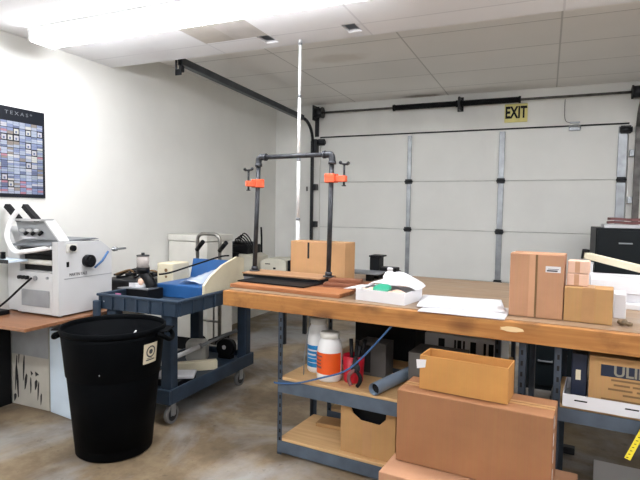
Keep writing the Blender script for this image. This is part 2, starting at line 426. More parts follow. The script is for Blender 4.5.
lamp(-.4, -2.0, 'fluorescent strip light on the ceiling furthest behind the viewpoint')

# wall poster
t = thing('wall_poster', 'dark navy poster with a grid of small pictures on left wall', 'poster', (XL+.003, 2.555, 1.805))
s = MB(); s.box(0, .008, -.255, .255, -.32, .32, .002); s.build('poster_board', plain('poster board', (20, 24, 33), .5, spec=.25), t)
cm = [plain('print %d' % i, tuple(v*.86 for v in c), .5, var=.05) for i, c in enumerate([(176, 186, 206), (206, 206, 212), (136, 150, 186), (190, 130, 146), (104, 116, 150), (214, 214, 206), (150, 140, 130), (166, 178, 188)])]
s = MB(); mi = []
for r_ in range(11):
    for c_ in range(10):
        y0 = -.235+c_*.047; z0 = -.295+r_*.047
        if R.random() < .13:
            s.box(.0083, .0092, y0+.006, y0+.041, z0+.006, z0+.04); mi += [R.choice([1, 5])]*6
            s.box(.0093, .0098, y0+.015, y0+.03, z0+.01, z0+.026); mi += [4]*6
            continue
        n = R.choice([2, 3, 3]); b_ = R.randrange(8)
        for k in range(n):
            s.box(.0083, .0092, y0+.0015, y0+.0455, z0+.0015+k*.044/n, z0+.0005+(k+1)*.044/n); mi += [R.choice([b_, R.randrange(8), 0, 2])]*6
o = s.build('picture_grid', cm, t)
for p, k in zip(o.data.polygons, mi): p.material_index = k
text('poster_title', 'T E X A S *', .036, M['midgrey'], t, (.0085, .045, .278), EAST, .0006, 'CENTER', 1.25)

# ------------------------------------------------------------------ work bench and the shelving under it
HT = .94
t = thing('workbench', 'long wooden workbench with a knotty pine front board', 'workbench', BL(0, 0, 0), AB)
MB().box(-.375, 2.95, .039, 1.33, .918, HT, .002).build('bench_top', M['top'], t)
MB().box(-.385, 2.95, 0, .0385, .846, HT-.004, .004).build('front_board', M['apron'], t)
MB().box(-.385, -.347, .0395, 1.33, .846, .917, .004).build('side_board', M['apron'], t)
s = MB()
s.sheet(1.24, 1.36, -.0012, -.0004, lambda a, b: 0, 1, 1, .0005) if False else None
pm = plain('pale scuff', (222, 196, 150), .6)
s = MB(); pts = [(1.262+.05*math.cos(i/16*2*PI)*(1+.15*math.sin(3*i)), .902+.012*math.sin(i/16*2*PI)) for i in range(16)]
s.prism(pts, -.0012, .002, 'y'); s.build('bare_patch', pm, t)

def shelving(label, u0, u1, v0, v1, zs, decks=True, ends=True):
    t = thing('shelving_unit', label, 'shelving', BL(u0, v0, 0), AB)
    w, d = u1-u0, v1-v0
    for x in (0, w):
        for y in (0, d):
            sx = 1 if x == 0 else -1; sy = 1 if y == 0 else -1
            s = MB(); s.box(x, x+sx*.030, y, y+sy*.003, 0, .84); s.box(x, x+sx*.003, y, y+sy*.036, 0, .84)
            n0 = len(s.bm.faces)
            for i in range(16): s.box(x+sx*.012, x+sx*.022, y-sy*.0008, y+sy*.0005, .03+i*.05, .052+i*.05)
            for k, f in enumerate(s.bm.faces): f.material_index = 1 if k >= n0 else 0
            s.build('post', [M['post'], M['dark']], t)
    for (z, bh) in zs:
        for y in (0, d):
            sy = 1 if y == 0 else -1
            s = MB(); s.box(.0045, w-.0045, y-sy*.0045, y-sy*.0015, z-bh, z-.001, 0); s.box(.04, w-.04, y-sy*.0015, y+sy*.03, z-bh, z-bh+.003)
            s.build('beam', M['shelfsteel'], t)
        for x in (0, w):
            sx = 1 if x == 0 else -1
            MB().box(x+sx*.004, x+sx*.008, .04, d-.04, z-bh, z-.006).build('side_beam', M['shelfsteel'], t)
        s = MB(); s.box(.012, w-.012, .006, d-.006, z-.005, z+.012, .002); s.build('shelf_board', M['deck'], t)
    return t
shelving('steel shelving unit with two particle board shelves under left half of the workbench', -.018, 1.32, .05, .47, [(.445, .075), (.085, .07)])
shelving('steel shelving unit with one higher shelf under right end of the workbench', 1.437, 2.85, .05, .50, [(.572, .062)])
shelving('rear steel shelving unit behind the left shelves under the workbench', .02, 1.12, .60, 1.22, [(.445, .075), (.085, .07)])

# ------------------------------------------------------------------ boxes on the floor by the bench
def flapbox(name, label, u, v, z, w, d, h, m, rz=0, tape=M['tape'], seam='x', group=None, vert=False):
    t = thing(name, label, 'box', BL(u, v, z), AB+rz, group)
    s = MB(); s.box(0, w, 0, d, .0005, h, .004); s.build('carton', m, t)
    s = MB()
    if seam == 'x':
        s.box(.002, w-.002, d/2-.025, d/2+.025, h, h+.0008); s.box(w+.0002, w+.0010, d/2-.025, d/2+.025, h-.07, h+.0008)
        s.build('tape', tape, t)
        MB().box(.004, w-.004, d/2-.0012, d/2+.0012, h+.0009, h+.0016).build('flap_seam', M['brownprint'], t)
    elif seam == 'front':
        s.box(w/2-.024, w/2+.024, -.0008, -.0001, .003, h); s.box(w/2-.024, w/2+.024, 0, d, h, h+.0008); s.build('tape', tape, t)
    return t
b1 = flapbox('cardboard_box', 'closed cardboard box on the floor beneath the big box, mostly cut off', .79, -.385, 0, .76, .42, .295, M['box_pink'])
b2 = flapbox('cardboard_box', 'big closed brown cardboard box holding the open tray box on top', .818, -.25, .2975, .646, .225, .325, M['box_big'])
s = MB(); 
for k, z in enumerate((.05, .13, .20, .27)): s.box(.6462, .6468, .03, .05, z, z+.05)
s.build('side_print', M['paper'], b2)
def openbox(name, label, cat, loc, rz, w, d, h, m, th=.004, front=None):
    t = thing(name, label, cat, loc, rz)
    s = MB()
    if front: s.prism(front, 0, th, 'y')
    else: s.box(0, w, 0, th, 0, h)
    s.box(0, w, d-th, d, 0, h); s.box(0, th, th, d-th, 0, h); s.box(w-th, w, th, d-th, 0, h); s.box(th, w-th, th, d-th, 0, th)
    s.build('carton', m, t); return t
t = openbox('open_tray_box', 'narrow open golden cardboard box on top of the big brown box', 'box', BL(.902, -.192, .626), AB-.02, .382, .145, .152, M['box_gold'])
MB().prism([(-.012, .09), (-.016, .13), (.03, .135), (.026, .1)], -.003, -.0008, 'y').build('torn_label', M['paper'], t)

# magazine bin on lower shelf
w, h = .318, .325
fr = [(0, 0), (w, 0), (w, h), (w-.045, h-.005), (w-.055, h-.10), (w-.09, h-.135), (.12, h-.13), (.075, h-.10), (.03, h-.012), (0, h)]
t = openbox('cardboard_bin', 'cardboard bin with scooped front on the lower left shelf', 'box', BL(.375, .086, .0985), AB, w, .30, h, M['box_tan'], .005, fr)
MB().box(w/2-.026, w/2+.026, -.0009, -.0001, .002, h-.14).build('tape', M['tape'], t)
MB().box(.0, .27, 0, .20, 0, .245, .02).build('bin_shade_fill', M['black'], loc=BL(.40, .125, .1055), rz=AB, label='black fill standing for the shade inside the scooped cardboard bin', category='shade fill')  # black block added to paint the shade inside the bin
# folded carton on the lower shelf behind bin
s = MB(); s.box(0, .20, 0, .12, 0, .022, .002); s.build('cardboard_sheet', M['box_tan'], loc=BL(.10, .30, .0985), rz=AB+.1, label='flat folded cardboard piece at the back of the lower left shelf', category='cardboard')

# mid shelf: jugs, mug, pliers, tube, dark cartons
ZM = .4585
def jug(label, u, v, r, h, m_label, z0, z1, txt, lid):
    t = thing('plastic_jug', label, 'jug', BL(u, v, ZM), AB)
    n = 40
    MB().lathe([(0, 0), (r*.9, 0), (r, .012), (r, h*.60), (r*.93, h*.72), (r*.86, h*.80), (r*.70, h*.87), (r*.70, h*.885), (0, h*.885)], n).build('jug_body', M['vinyl'], t)
    s = MB(); a0, a1 = (-PI*.92, -PI*.02); R_ = r+.0009
    va = []; vb = []
    for i in range(25):
        a = a0+(a1-a0)*i/24; va.append(s.bm.verts.new((R_*math.cos(a), R_*math.sin(a), z0))); vb.append(s.bm.verts.new((R_*math.cos(a), R_*math.sin(a), z1)))
    for i in range(24): f = s.bm.faces.new((va[i], va[i+1], vb[i+1], vb[i])); f.smooth = True
    lb = s.build('jug_label', m_label, t)
    s = MB()
    for (za, zb, aa, ab) in txt:
        v0 = []; v1 = []
        for i in range(9):
            a = aa+(ab-aa)*i/8; q = R_+.0006
            v0.append(s.bm.verts.new((q*math.cos(a), q*math.sin(a), za))); v1.append(s.bm.verts.new((q*math.cos(a), q*math.sin(a), zb)))
        for i in range(8): s.bm.faces.new((v0[i], v0[i+1], v1[i+1], v1[i]))
    s.build('label_print', lid[1], lb)
    MB().lathe([(0, h*.887), (r*.72, h*.887), (r*.76, h*.90), (r*.76, h*.985), (r*.72, h), (0, h)], n).build('lid', lid[0], t)
    return t
jug('white plastic jug with blue label on the shelf behind the orange-labelled one', .125, .275, .066, .322, M['labelblue'], .035, .165,
    [(.13, .14, -2.3, -.9), (.105, .115, -2.3, -1.3), (.085, .09, -2.2, -1.1), (.06, .064, -2.2, -1.0)], (M['offwhite'], M['paper']))
jug('white plastic jug with bright orange label beside the red mug on the shelf', .258, .165, .072, .272, M['labelorange'], .045, .165,
    [(.14, .149, -2.5, -1.7), (.118, .126, -2.5, -1.8), (.098, .106, -2.5, -1.8), (.076, .088, -2.5, -1.75)], (M['offwhite'], M['maroon']))
t = thing('red_mug', 'red plastic mug of dark tools next to the orange-labelled jug', 'mug', BL(.392, .205, ZM), AB)
MB().lathe([(0, 0), (.052, 0), (.055, .006), (.062, .150), (.058, .150), (.051, .01), (0, .01)], 36).build('mug_body', M['red'], t)
s = MB()
for (x, y, dx, dy, h) in ((-.02, .01, -.01, .02, .235), (.02, -.01, .03, .0, .21), (.0, .03, .0, .03, .225), (.03, .02, .03, .03, .24)):
    s = s.cyl((x*.5, y*.5, .015), (x+dx*.8, y+dy*.5, h), .009, .012, 10)
s.build('tool_handles', M['black'], t)
t = thing('pliers', 'dark handled pliers leaning against the front of the red mug', 'pliers', BL(.445, .105, ZM), AB)
t.scale = (1.4, 1.2, 1.25)
MB().sph((0, .006, .085), .022, 1, .4, 1).build('pivot', M['blacksteel'], t)
for k in (-1, 1):
    MB().tube([(0, .004, .08), (k*.022, .0, .055), (k*.024, -.003, .03), (k*.012, -.006, .008)], .008, 8).build('handle', M['maroon'] if k < 0 else M['black'], t)
MB().prism([(-.014, .09), (.014, .09), (.006, .135), (-.006, .135)], 0, .012, 'y').build('jaws', M['blacksteel'], t)
t = thing('cardboard_tube', 'blue grey cardboard tube lying on the shelf pointing forward', 'tube', BL(.585, .045, ZM+.034), AB)
s = MB(); rr = .033; n = 28
ax = Vector((.07, .40, 0)).normalized()
for (ra, rb_) in ((rr, rr),):
    L = .40
    s.cyl((0, 0, 0), ax*L, rr, n=n, cap=False); s.cyl((0, 0, 0), ax*L, rr-.004, n=n, cap=False)
s.build('tube_wall', M['tube'], t)
MB().cyl(ax*.03, ax*.034, rr-.0045, n=24).build('inner_plug', M['dark'], t)
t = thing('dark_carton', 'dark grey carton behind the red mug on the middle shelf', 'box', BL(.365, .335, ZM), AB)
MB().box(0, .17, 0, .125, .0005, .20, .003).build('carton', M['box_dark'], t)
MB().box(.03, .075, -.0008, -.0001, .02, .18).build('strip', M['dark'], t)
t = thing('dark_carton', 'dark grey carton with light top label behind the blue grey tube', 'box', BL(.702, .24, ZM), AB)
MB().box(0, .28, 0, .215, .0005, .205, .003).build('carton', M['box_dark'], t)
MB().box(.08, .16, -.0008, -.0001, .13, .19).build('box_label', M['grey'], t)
# rear unit contents
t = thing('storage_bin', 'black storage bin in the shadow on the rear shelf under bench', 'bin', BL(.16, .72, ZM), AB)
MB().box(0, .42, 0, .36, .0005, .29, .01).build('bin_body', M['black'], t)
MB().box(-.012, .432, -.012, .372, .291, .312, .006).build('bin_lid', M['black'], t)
t = thing('white_carton', 'white carton printed with black bars on the rear shelf under bench', 'box', BL(.62, .80, ZM), AB)
MB().box(0, .47, 0, .33, .0005, .19, .004).build('carton', M['paper'], t)
for x, w_ in ((.09, .04), (.19, .012), (.21, .025), (.245, .012), (.29, .035), (.37, .015), (.40, .03)):
    MB().box(x, x+w_, -.0009, -.0001, .075, .165).build('printed_bar', M['black'], t)
t = thing('metal_tray', 'lowest dark metal tray of the stack on the floor behind bench', 'tray', BL(1.30, 1.62, 0), AB, 'dark metal trays stacked behind the bench')
def tray_mesh(t, m):
    s = MB(); s.box(0, .28, 0, .36, .001, .006); s.box(0, .28, 0, .008, .006, .034); s.box(0, .28, .352, .36, .006, .034); s.box(0, .008, .008, .352, .006, .034); s.box(.272, .28, .008, .352, .006, .034)
    s.build('tray_pan', m, t)
tray_mesh(t, M['midgrey'])
for i, lb in ((1, 'second dark metal tray from the bottom of the stack behind bench'), (2, 'third dark metal tray from the bottom of the stack behind bench'), (3, 'topmost dark metal tray of the stack on the floor behind bench')):
    dup(t, BL(1.30+.006*i, 1.62+.01*(i % 2), .035*i), AB, lb)

# blue cord tied to the post
s = MB(); s.tube([BL(-.035, .038, .425), BL(-.01, .036, .424), BL(.12, .034, .447), BL(.28, .033, .505), BL(.42, .030, .565), BL(.53, .033, .665), BL(.68, .035, .842)], .005, 8)
s.build('blue_twine', M['cordblue'], label='blue cord tied from the shelf post up to the bench underside', category='cord')
s = MB(); s.tube([BL(.16, .11, .916), BL(.15, .11, .75), BL(.125, .11, .60), BL(.12, .11, .475)], .003, 6)
s.build('hanging_string', M['midgrey'], label='thin grey string hanging from bench underside left of the jugs', category='string')

# right shelf: white tray, blue carton, printed carton, tape measure
ZR = .5855
t = thing('white_shelf_tray', 'long shallow white cardboard tray on the right shelf under bench', 'tray', BL(1.478, .028, ZR), AB)
s = MB(); s.box(0, .82, 0, .004, 0, .056); s.box(0, .82, .26, .264, 0, .056); s.box(0, .004, .004, .26, 0, .056); s.box(.816, .82, .004, .26, 0, .056); s.box(.004, .816, .004, .26, 0, .004)
s.build('carton', M['paper'], t)
s = MB()
for x in (.045, .235, .42, .6): s.prism([(x, .030), (x+.05, .030), (x+.052, .036), (x+.002, .036)], -.0009, -.0001, 'y')
s.build('hand_slots', M['dark'], t)
t = thing('blue_carton', 'slim dark navy carton standing in the white tray by printed box', 'box', BL(1.505, .10, ZR+.0045), AB)
MB().box(0, .062, 0, .15, .0005, .215, .003).build('carton', M['navy'], t)
MB().box(.018, .038, -.0009, -.0001, .10, .145).build('box_label', M['cream'], t)
t = thing('printed_carton', 'brown cardboard box with dark ULINE block lettering on the right shelf', 'box', BL(1.575, .07, ZR+.0045), AB)
MB().box(0, .42, 0, .18, .0005, .225, .003).build('carton', M['box_tan'], t)
MB().box(.045, .39, -.0009, -.0001, .142, .192).build('print_block', M['navy'], t)
text('print_letters', 'ULINE', .062, M['uline'], t, (.092, -.0012, .167), FRONT, .0004, 'LEFT', 1.0, .0015)
s = MB()
for x, z, w_ in ((.085, .125, .25), (.095, .105, .06), (.165, .105, .2), (.075, .085, .09), (.18, .085, .12), (.13, .065, .2), (.05, .04, .29)):
    s.box(x, x+w_, -.0009, -.0001, z, z+.008)
s.build('print_lines', M['brownprint'], t)
t = thing('tape_measure', 'yellow tape measure blade hanging at the right edge under shelf', 'tape measure', BL(1.80, -.035, .555), AB)
s = MB(); s.prism([(-.030, .02), (-.006, .026), (-.062, -.125), (-.083, -.118)], 0, .0012, 'y'); s.build('blade', M['yellow'], t)
s = MB()
for i in range(9):
    x = -.027-.0062*i; z = .006-.0152*i; s.box(x, x+.008, -.0008, -.0001, z, z+.0025)
s.build('ruler_marks', M['black'], t)
MB().prism([(-.032, .02), (.02, .04), (.045, .01), (.04, -.05), (-.02, -.06), (-.04, -.02)], .002, .034, 'y').build('case', M['black'], t)
s = MB(); s.box(0, .60, 0, .30, 0, .022, .003); s.build('white_sheet_panel', M['paper'], loc=(.27, 3.00, .001), rz=AB, label='white panel lying flat on the floor at the lower right picture corner', category='panel')
s = MB(); s.box(-.25, .10, 0, .05, 0, .04, .004); s.build('floor_rail', M['blacksteel'], loc=(.10, 3.36, 0.001), rz=AB, label='dark steel rail lying on the floor under the right shelf', category='rail')

# ------------------------------------------------------------------ on the bench
Z0 = HT+.0006
s = MB(); s.box(0, .76, 0, .20, 0, .022, .002); s.build('wood_plank', M['plank'], loc=BL(-.415, .105, Z0), rz=AB-.01, label='orange brown plank lying along the left front bench edge', category='plank')
s = MB(); s.box(0, .74, 0, .22, 0, .021, .002); s.build('wood_plank', M['redplank'], loc=BL(-.42, .32, Z0), rz=AB, label='red brown plank under the black boards at the left of bench', category='plank')
s = MB(); s.box(0, .50, 0, .24, 0, .009, .001); s.build('black_sheet', M['black'], loc=BL(-.43, .20, Z0+.0228), rz=AB-.03, label='thin black sheet lying on the planks under the pipe frame board', category='board')
s = MB(); s.box(0, .60, 0, .21, 0, .017, .002); s.build('black_board', M['black'], loc=BL(-.52, .375, Z0+.0325), rz=AB, label='black board directly under the plywood base of pipe frame', category='board')
s = MB(); s.box(0, .60, 0, .22, 0, .010, .002); s.build('plywood_base', M['ply'], loc=BL(-.525, .372, Z0+.0500), rz=AB, label='tan plywood board carrying the black pipe frame', category='board')
for i, (u, v, z, w_, d_, rz, lb) in enumerate(((.10, .33, .0225, .24, .07, .25, 'short red brown strip at the right foot of pipe frame, front'),
                                            (.12, .445, .0225, .24, .08, .12, 'short red brown strip at the right foot of pipe frame, back'),
                                            (.11, .38, .0430, .20, .09, .2, 'short red brown strip on top of the strips beside pipe frame'))):
    s = MB(); s.box(0, w_, 0, d_, 0, .019, .002); s.build('wood_strip', M['redplank'], loc=BL(u+.02, v+.0, Z0+z-.022+(.022 if i < 2 else .022)), rz=AB+rz, label=lb, category='wood strip', group='wood strips beside the pipe frame')
ZP = Z0+.0604
t = thing('iron_pipe_stand', 'tall black iron pipe frame standing on plywood at left of bench', 'pipe frame', BL(-.205, .475, ZP), AB)
A = (-.29, 0); B = (.285, 0); Hh = .775; rp = .0155
LT = (-.262, 0, Hh); RT = (.297, 0, Hh)
def lerp(a, b, f): return tuple(x+(y-x)*f for x, y in zip(a, b))
for (bx_, tp) in ((A, LT), (B, RT)):
    bs = (bx_[0], bx_[1], .012); p2 = lerp(bs, tp, .94)
    MB().cyl(bs, p2, rp, n=20).build('upright', M['pipe'], t)
    s = MB(); s.cyl((bx_[0], 0, 0), (bx_[0], 0, .008), .036, n=24); s.cyl((bx_[0], 0, .008), (bx_[0]+.001, 0, .032), .022, n=20); s.build('flange', M['pipe'], t)
MB().cyl((LT[0]+.03, 0, Hh), (RT[0]-.03, 0, Hh), rp, n=20).build('crossbar', M['pipe'], t)
for sgn, tp in ((1, LT), (-1, RT)):
    x = tp[0]
    s = MB(); s.tube([(x-sgn*.002, 0, Hh-.055), (x, 0, Hh-.02), (x+sgn*.008, 0, Hh-.004), (x+sgn*.024, 0, Hh), (x+sgn*.055, 0, Hh)], .021, 16)
    s.cyl((x-sgn*.002, 0, Hh-.062), (x-sgn*.002, 0, Hh-.042), .0245, n=20); s.cyl((x+sgn*.045, 0, Hh), (x+sgn*.062, 0, Hh), .0245, n=20)
    s.build('elbow', M['pipe'], t)
def clamp(x, z, ang, label, loc, wide):
    t = thing('pipe_clamp', label, 'clamp', loc, ang, 'orange pipe clamp heads')
    s = MB(); s.box(-.034, .034, -.032, -.0195, -.028, .028, .004); s.box(-.034, .034, .0195, .032, -.028, .028, .004)
    s.box(-.038, -.020, -.0172, .0172, -.03, .03, .004); s.box(.020, wide, -.0172, .0172, -.024, .014, .004); s.box(-.034, .03, -.034, -.0302, .004, .02, .002)
    s.build('clamp_head', M['orange'], t)
    x1 = wide-.016
    MB().cyl((x1, -.0, -.045), (x1, 0, .085), .007, n=12).build('screw', M['blacksteel'], t)
    s = MB(); s.cyl((x1-.026, 0, .09), (x1+.026, 0, .082), .006, n=10)
    s.sph((x1-.027, 0, .096), .011, n=10); s.sph((x1+.027, 0, .090), .011, n=10); s.cyl((x1, 0, .078), (x1, 0, .09), .011, n=12)
    s.build('wing_handle', M['blacksteel'], t)
    MB().cyl((x1, 0, -.052), (x1, 0, -.0455), .014, n=14).build('screw_pad', M['blacksteel'], t)
    return t
p = lerp((B[0], 0, .012), RT, .805); clamp(0, 0, 0, 'orange clamp head with black screw on right upright of pipe frame', BL(-.205+p[0], .475, ZP+p[2]), AB, .075) if False else None
clamp(0, 0, AB, 'orange clamp head with black screw on right upright of pipe frame', BL(-.205+p[0], .475, ZP+p[2]), .105)
p = lerp((A[0], 0, .012), LT, .77)
clamp(0, 0, AB-PI*.64, 'orange clamp head on left upright of pipe frame', BL(-.205+p[0], .475, ZP+p[2]), .088)

t = flapbox('cardboard_carton', 'tan closed cardboard carton behind the pipe frame on the bench', -.292, .615, Z0, .42, .155, .272, M['box_mid'], seam='none')
MB().box(.135, .15, -.0009, -.0001, .155, .265).build('slit', M['dark'], t)
MB().box(.09, .33, -.0008, -.0001, .266, .271).build('top_tape', M['tape_lt'], t)
t = thing('telescopic_pole', 'thin white telescopic pole standing from bench up to ceiling', 'pole', BL(-.347, .80, Z0), AB)
for i, (a, b_, r) in enumerate(((0, .42, .0135), (.42, .85, .0125), (.85, 1.30, .0115), (1.30, 1.697, .0105))):
    MB().cyl((0, 0, a), (0, 0, b_-.001), r, n=16).build('pole_section', M['white'], t)
    if i < 3: MB().cyl((0, 0, b_-.012), (0, 0, b_+.006), r+.0025, n=16).build('collar', M['midgrey'], t)
MB().cyl((0, 0, 1.66), (0, 0, 1.672), .0135, n=16).build('tip', M['midgrey'], t)

# open white box with crumpled lining
t = thing('open_white_box', 'open white box with crumpled white lining and teal lid inside', 'box', BL(.437, .118, Z0), AB-.1)
s = MB(); w, d, h = .288, .225, .062; th = .004
s.box(0, w, 0, th, 0, h); s.box(0, w, d-th, d, 0, h); s.box(0, th, th, d-th, 0, h); s.box(w-th, w, th, d-th, 0, h); s.box(th, w-th, th, d-th, 0, th); s.build('carton', M['paper'], t)
s = MB(); s.prism([(0, h-.003), (-.003, h), (-.085, h-.012), (-.085, h-.009), (0, h+.001)], .01, d-.03, 'y'); s.build('side_flap', M['paper'], t)
s = MB(); s.sheet(.01, w+.012, .10, d+.02, lambda a, b: .063+.072*math.sin(PI*min(1, a*.96+.02))**.7*(.35+.65*b)+.006*math.sin(9*a+4*b), 18, 10, .003); s.build('lid_flap', M['paper'], t)
s = MB(); s.sheet(.012, w-.012, .012, .10, lambda a, b: .04+.012*math.sin(11*a+3*b)*math.cos(7*b+2)+.01*b, 16, 8, .003); s.build('lining', M['box_pale'], t)
s = MB(); s.lathe([(0, .016), (.04, .016), (.05, .010), (.052, 0), (.0, 0)], 24); o = s.build('teal_lid', M['green'], t, loc=(.12, .075, .060)); o.rotation_euler = (.35, 0, 0)
t = thing('squeeze_bottle', 'small translucent white bottle behind the open white box', 'bottle', BL(.44, .62, Z0), AB)
MB().lathe([(0, 0), (.040, 0), (.042, .008), (.042, .075), (.030, .10), (.016, .108), (.016, .113), (0, .113)], 24).build('bottle_body', M['vinyl'], t)
MB().lathe([(0, .1135), (.018, .1135), (.018, .128), (.013, .132), (0, .132)], 20).build('cap', M['paper'], t)

# black stapling machine at back of bench
t = thing('bench_stapler', 'black bench stapling machine with flat grey table behind white box', 'stapler', BL(.075, .80, Z0), AB+.05)
MB().box(.10, .14, .05, .12, 0, .05, .004).build('foot', M['black'], t)
MB().box(-.06, .21, 0, .18, .0505, .062, .003).build('table_plate', M['midgrey'], t)
s = MB(); s.box(.075, .145, .19, .30, 0, .155, .006); s.box(.07, .165, .185, .305, .1555, .167, .003); s.build('column', M['black'], t)
s = MB(); s.box(.1455, .27, .20, .29, .03, .085, .006); s.box(.20, .225, .19, .1995, .04, .075, .003); s.box(.26, .285, .22, .27, .045, .065, .003); s.build('motor_block', M['black'], t)

# white sheets
def paper(loc, rz, w, d, h, lb, curl=.0):
    s = MB(); s.sheet(0, w, 0, d, lambda a, b: curl*((1-a)**3)+.0004*math.sin(6*a), 10, 6, h)
    s.build('paper_sheet', M['paper'], loc=loc, rz=rz, label=lb, category='paper', group='white sheets on the bench')
paper(BL(.83, -.02, Z0), AB+.05, .40, .30, .005, 'lower white sheet at bench edge left of the tall box', .0)
paper(BL(.80, .06, Z0+.0065), AB+.22, .42, .36, .005, 'upper white sheet lying askew left of the tall box', .003)

# boxes right
t = flapbox('tall_cardboard_box', 'tall upright pinkish brown box with white label on the bench', 1.226, .13, Z0, .232, .165, .296, M['box_pink'], seam='none')
s = MB(); s.box(.112, .121, -.0009, -.0001, .003, .293); s.build('flap_seam', M['brownprint'], t)
MB().box(.085, .111, -.0008, -.0001, .003, .294).build('tape', M['tape_lt'], t)
MB().box(.155, .218, -.0010, -.0001, .215, .243).build('shipping_label', M['paper'], t)
s = MB(); s.box(.160, .205, -.0017, -.0011, .219, .226); s.box(.165, .21, -.0017, -.0011, .229, .2315); s.build('label_print', M['darkprint'], t)
MB().box(.0, .232, .03, .07, .2965, .2975).build('top_tape', M['tape_lt'], t)
t = flapbox('low_cardboard_box', 'low tan cardboard box with tape band right of tall box', 1.462, .13, Z0, .193, .12, .157, M['box_tan'], rz=-.02, seam='front')
t = thing('small_pale_box', 'lower small pale pink box on top of the low tan box', 'box', BL(1.468, .16, Z0+.1588), AB, 'small pale boxes on the low tan box')
MB().box(0, .088, 0, .08, .0005, .056, .003).build('carton', M['box_pale'], t)
MB().box(.03, .05, -.0007, -.0001, .003, .053).build('tape', M['tape_lt'], t)
dup(t, BL(1.470, .162, Z0+.1588+.0568), AB-.03, 'upper small pale pink box at the top of its pile')
s = MB(); s.box(0, .05, 0, .14, 0, .115, .004); s.build('white_box', M['paper'], loc=BL(1.662, .33, Z0), rz=AB, label='narrow white box behind right end of the low tan box', category='box')
t = thing('crumpled_scrap', 'small crumpled grey brown scrap on bench edge near white box', 'scrap', BL(1.70, .15, Z0), AB)
s = MB(); s.sph((0, 0, .014), .014, 1.3, 1.0, 1.0, 10); s.sph((.02, -.01, .010), .01, 1.4, 1, .9, 8); s.sph((-.015, .02, .012), .012, 1, 1.4, 1, 8)
o = s.build('scrap_body', plain('scrap', (112, 96, 74), .7, var=.3, scale=60), t)
for v in o.data.vertices: v.co += Vector((R.uniform(-.004, .004), R.uniform(-.004, .004), R.uniform(0, .004)))
# white stacked sheets & board
for i, (u, v, z, w_, d_, h_, lb) in enumerate(((1.575, .62, 0, .5, .35, .03, 'lowest flat white board of the pile at right of bench'),
                                           (1.57, .66, .0305, .5, .30, .045, 'thick middle white board of the pile at right of bench'),
                                           (1.56, .64, .076, .5, .33, .07, 'thick top white board of the pile at right of bench'))):
    s = MB(); s.box(0, w_, 0, d_, 0, h_-.0005, .003); s.build('white_board', M['paper'], loc=BL(u, v, Z0+z), rz=AB+.02*i, label=lb, category='board', group='white boards piled at right of bench')
t = thing('cream_board', 'long cream board resting slanted across the white pile at right', 'board', (0, 0, 0))
P1 = Vector(BL(1.515, .97, 1.185)); P2 = Vector(BL(1.97, .60, 1.112))
d_ = (P2-P1); q = d_.to_track_quat('X', 'Z').to_matrix().to_4x4()
s = MB(); s.box(0, d_.length, -.02, .02, -.018, .018, .003); o = s.build('board', M['wood_lt'], t); o.matrix_local = Matrix.Translation(P1) @ q
s = MB(); s.box(-.008, .022, -.02, .012, .0185, .036, .004); s.box(.004, .014, -.034, -.0205, -.02, .032, .003); o = s.build('end_clip', M['black'], t); o.matrix_local = Matrix.Translation(P1) @ q
t = thing('box_stand', 'short white post holding up the slanted cream board behind boxes', 'stand', BL(1.53, .945, Z0), AB)
MB().box(-.03, .03, 0, .06, 0, .19, .003).build('post', M['paper'], t)
MB().box(-.032, .032, -.002, .062, .1905, .204, .003).build('cap', M['paper'], t)

# ------------------------------------------------------------------ filing cabinets behind the bench
def cabinet(label, x, y, w, d, h, n):
    t = thing('filing_cabinet', label, 'filing cabinet', (x, y, 0))
    MB().box(0, w, .02, d, 0, h, .004).build('cabinet_body', M['cabinet'], t)
    dh = (h-.06)/n
    for k in range(n):
        z0 = .04+k*dh
        s = MB(); s.box(.012, w-.012, 0, .0195, z0+.004, z0+dh-.004, .004); dr = s.build('drawer', M['cabinet'], t)
        s = MB(); s.box(w/2-.055, w/2+.055, -.020, -.012, z0+dh*.60, z0+dh*.60+.014, .003); s.box(w/2-.055, w/2-.045, -.012, .0, z0+dh*.60, z0+dh*.60+.014); s.box(w/2+.045, w/2+.055, -.012, .0, z0+dh*.60, z0+dh*.60+.014)
        s.build('handle', M['galv'], dr, label='bright steel handle')
        s = MB(); s.cyl((w-.05, -.004, z0+dh*.8), (w-.05, 0, z0+dh*.8), .009, n=12); s.build('latch', M['galv'], dr)
    return t
cabinet('tall black four drawer filing cabinet right, carrying a pile of books', .43, 5.5, .486, .68, 1.30, 4)
cabinet('low black two drawer filing cabinet half hidden beneath workbench', -.17, 4.5, .40, .62, .72, 2)
xb, zb = .50, 1.3008
s = MB(); s.box(0, .30, 0, .22, 0, .035, .004); s.build('white_book', M['paper'], loc=(xb, 5.56, zb), rz=.05, label='thick white book at the bottom of the pile on black cabinet', category='book')
s = MB(); s.sheet(0, .29, 0, .2, lambda a, b: .004*math.sin(7*a)+.004, 14, 8, .022); s.build('folded_cloth', M['maroon'], loc=(xb+.03, 5.57, zb+.036), rz=-.03, label='lower maroon folded cloth in the pile on black cabinet', category='cloth', group='maroon cloths on the cabinet')
s = MB(); s.sheet(0, .25, 0, .19, lambda a, b: .004*math.sin(5*a+1)+.004, 14, 8, .024); s.build('folded_cloth', M['maroon'], loc=(xb+.05, 5.575, zb+.067), rz=.04, label='upper maroon folded cloth at top of the pile on black cabinet', category='cloth', group='maroon cloths on the cabinet')

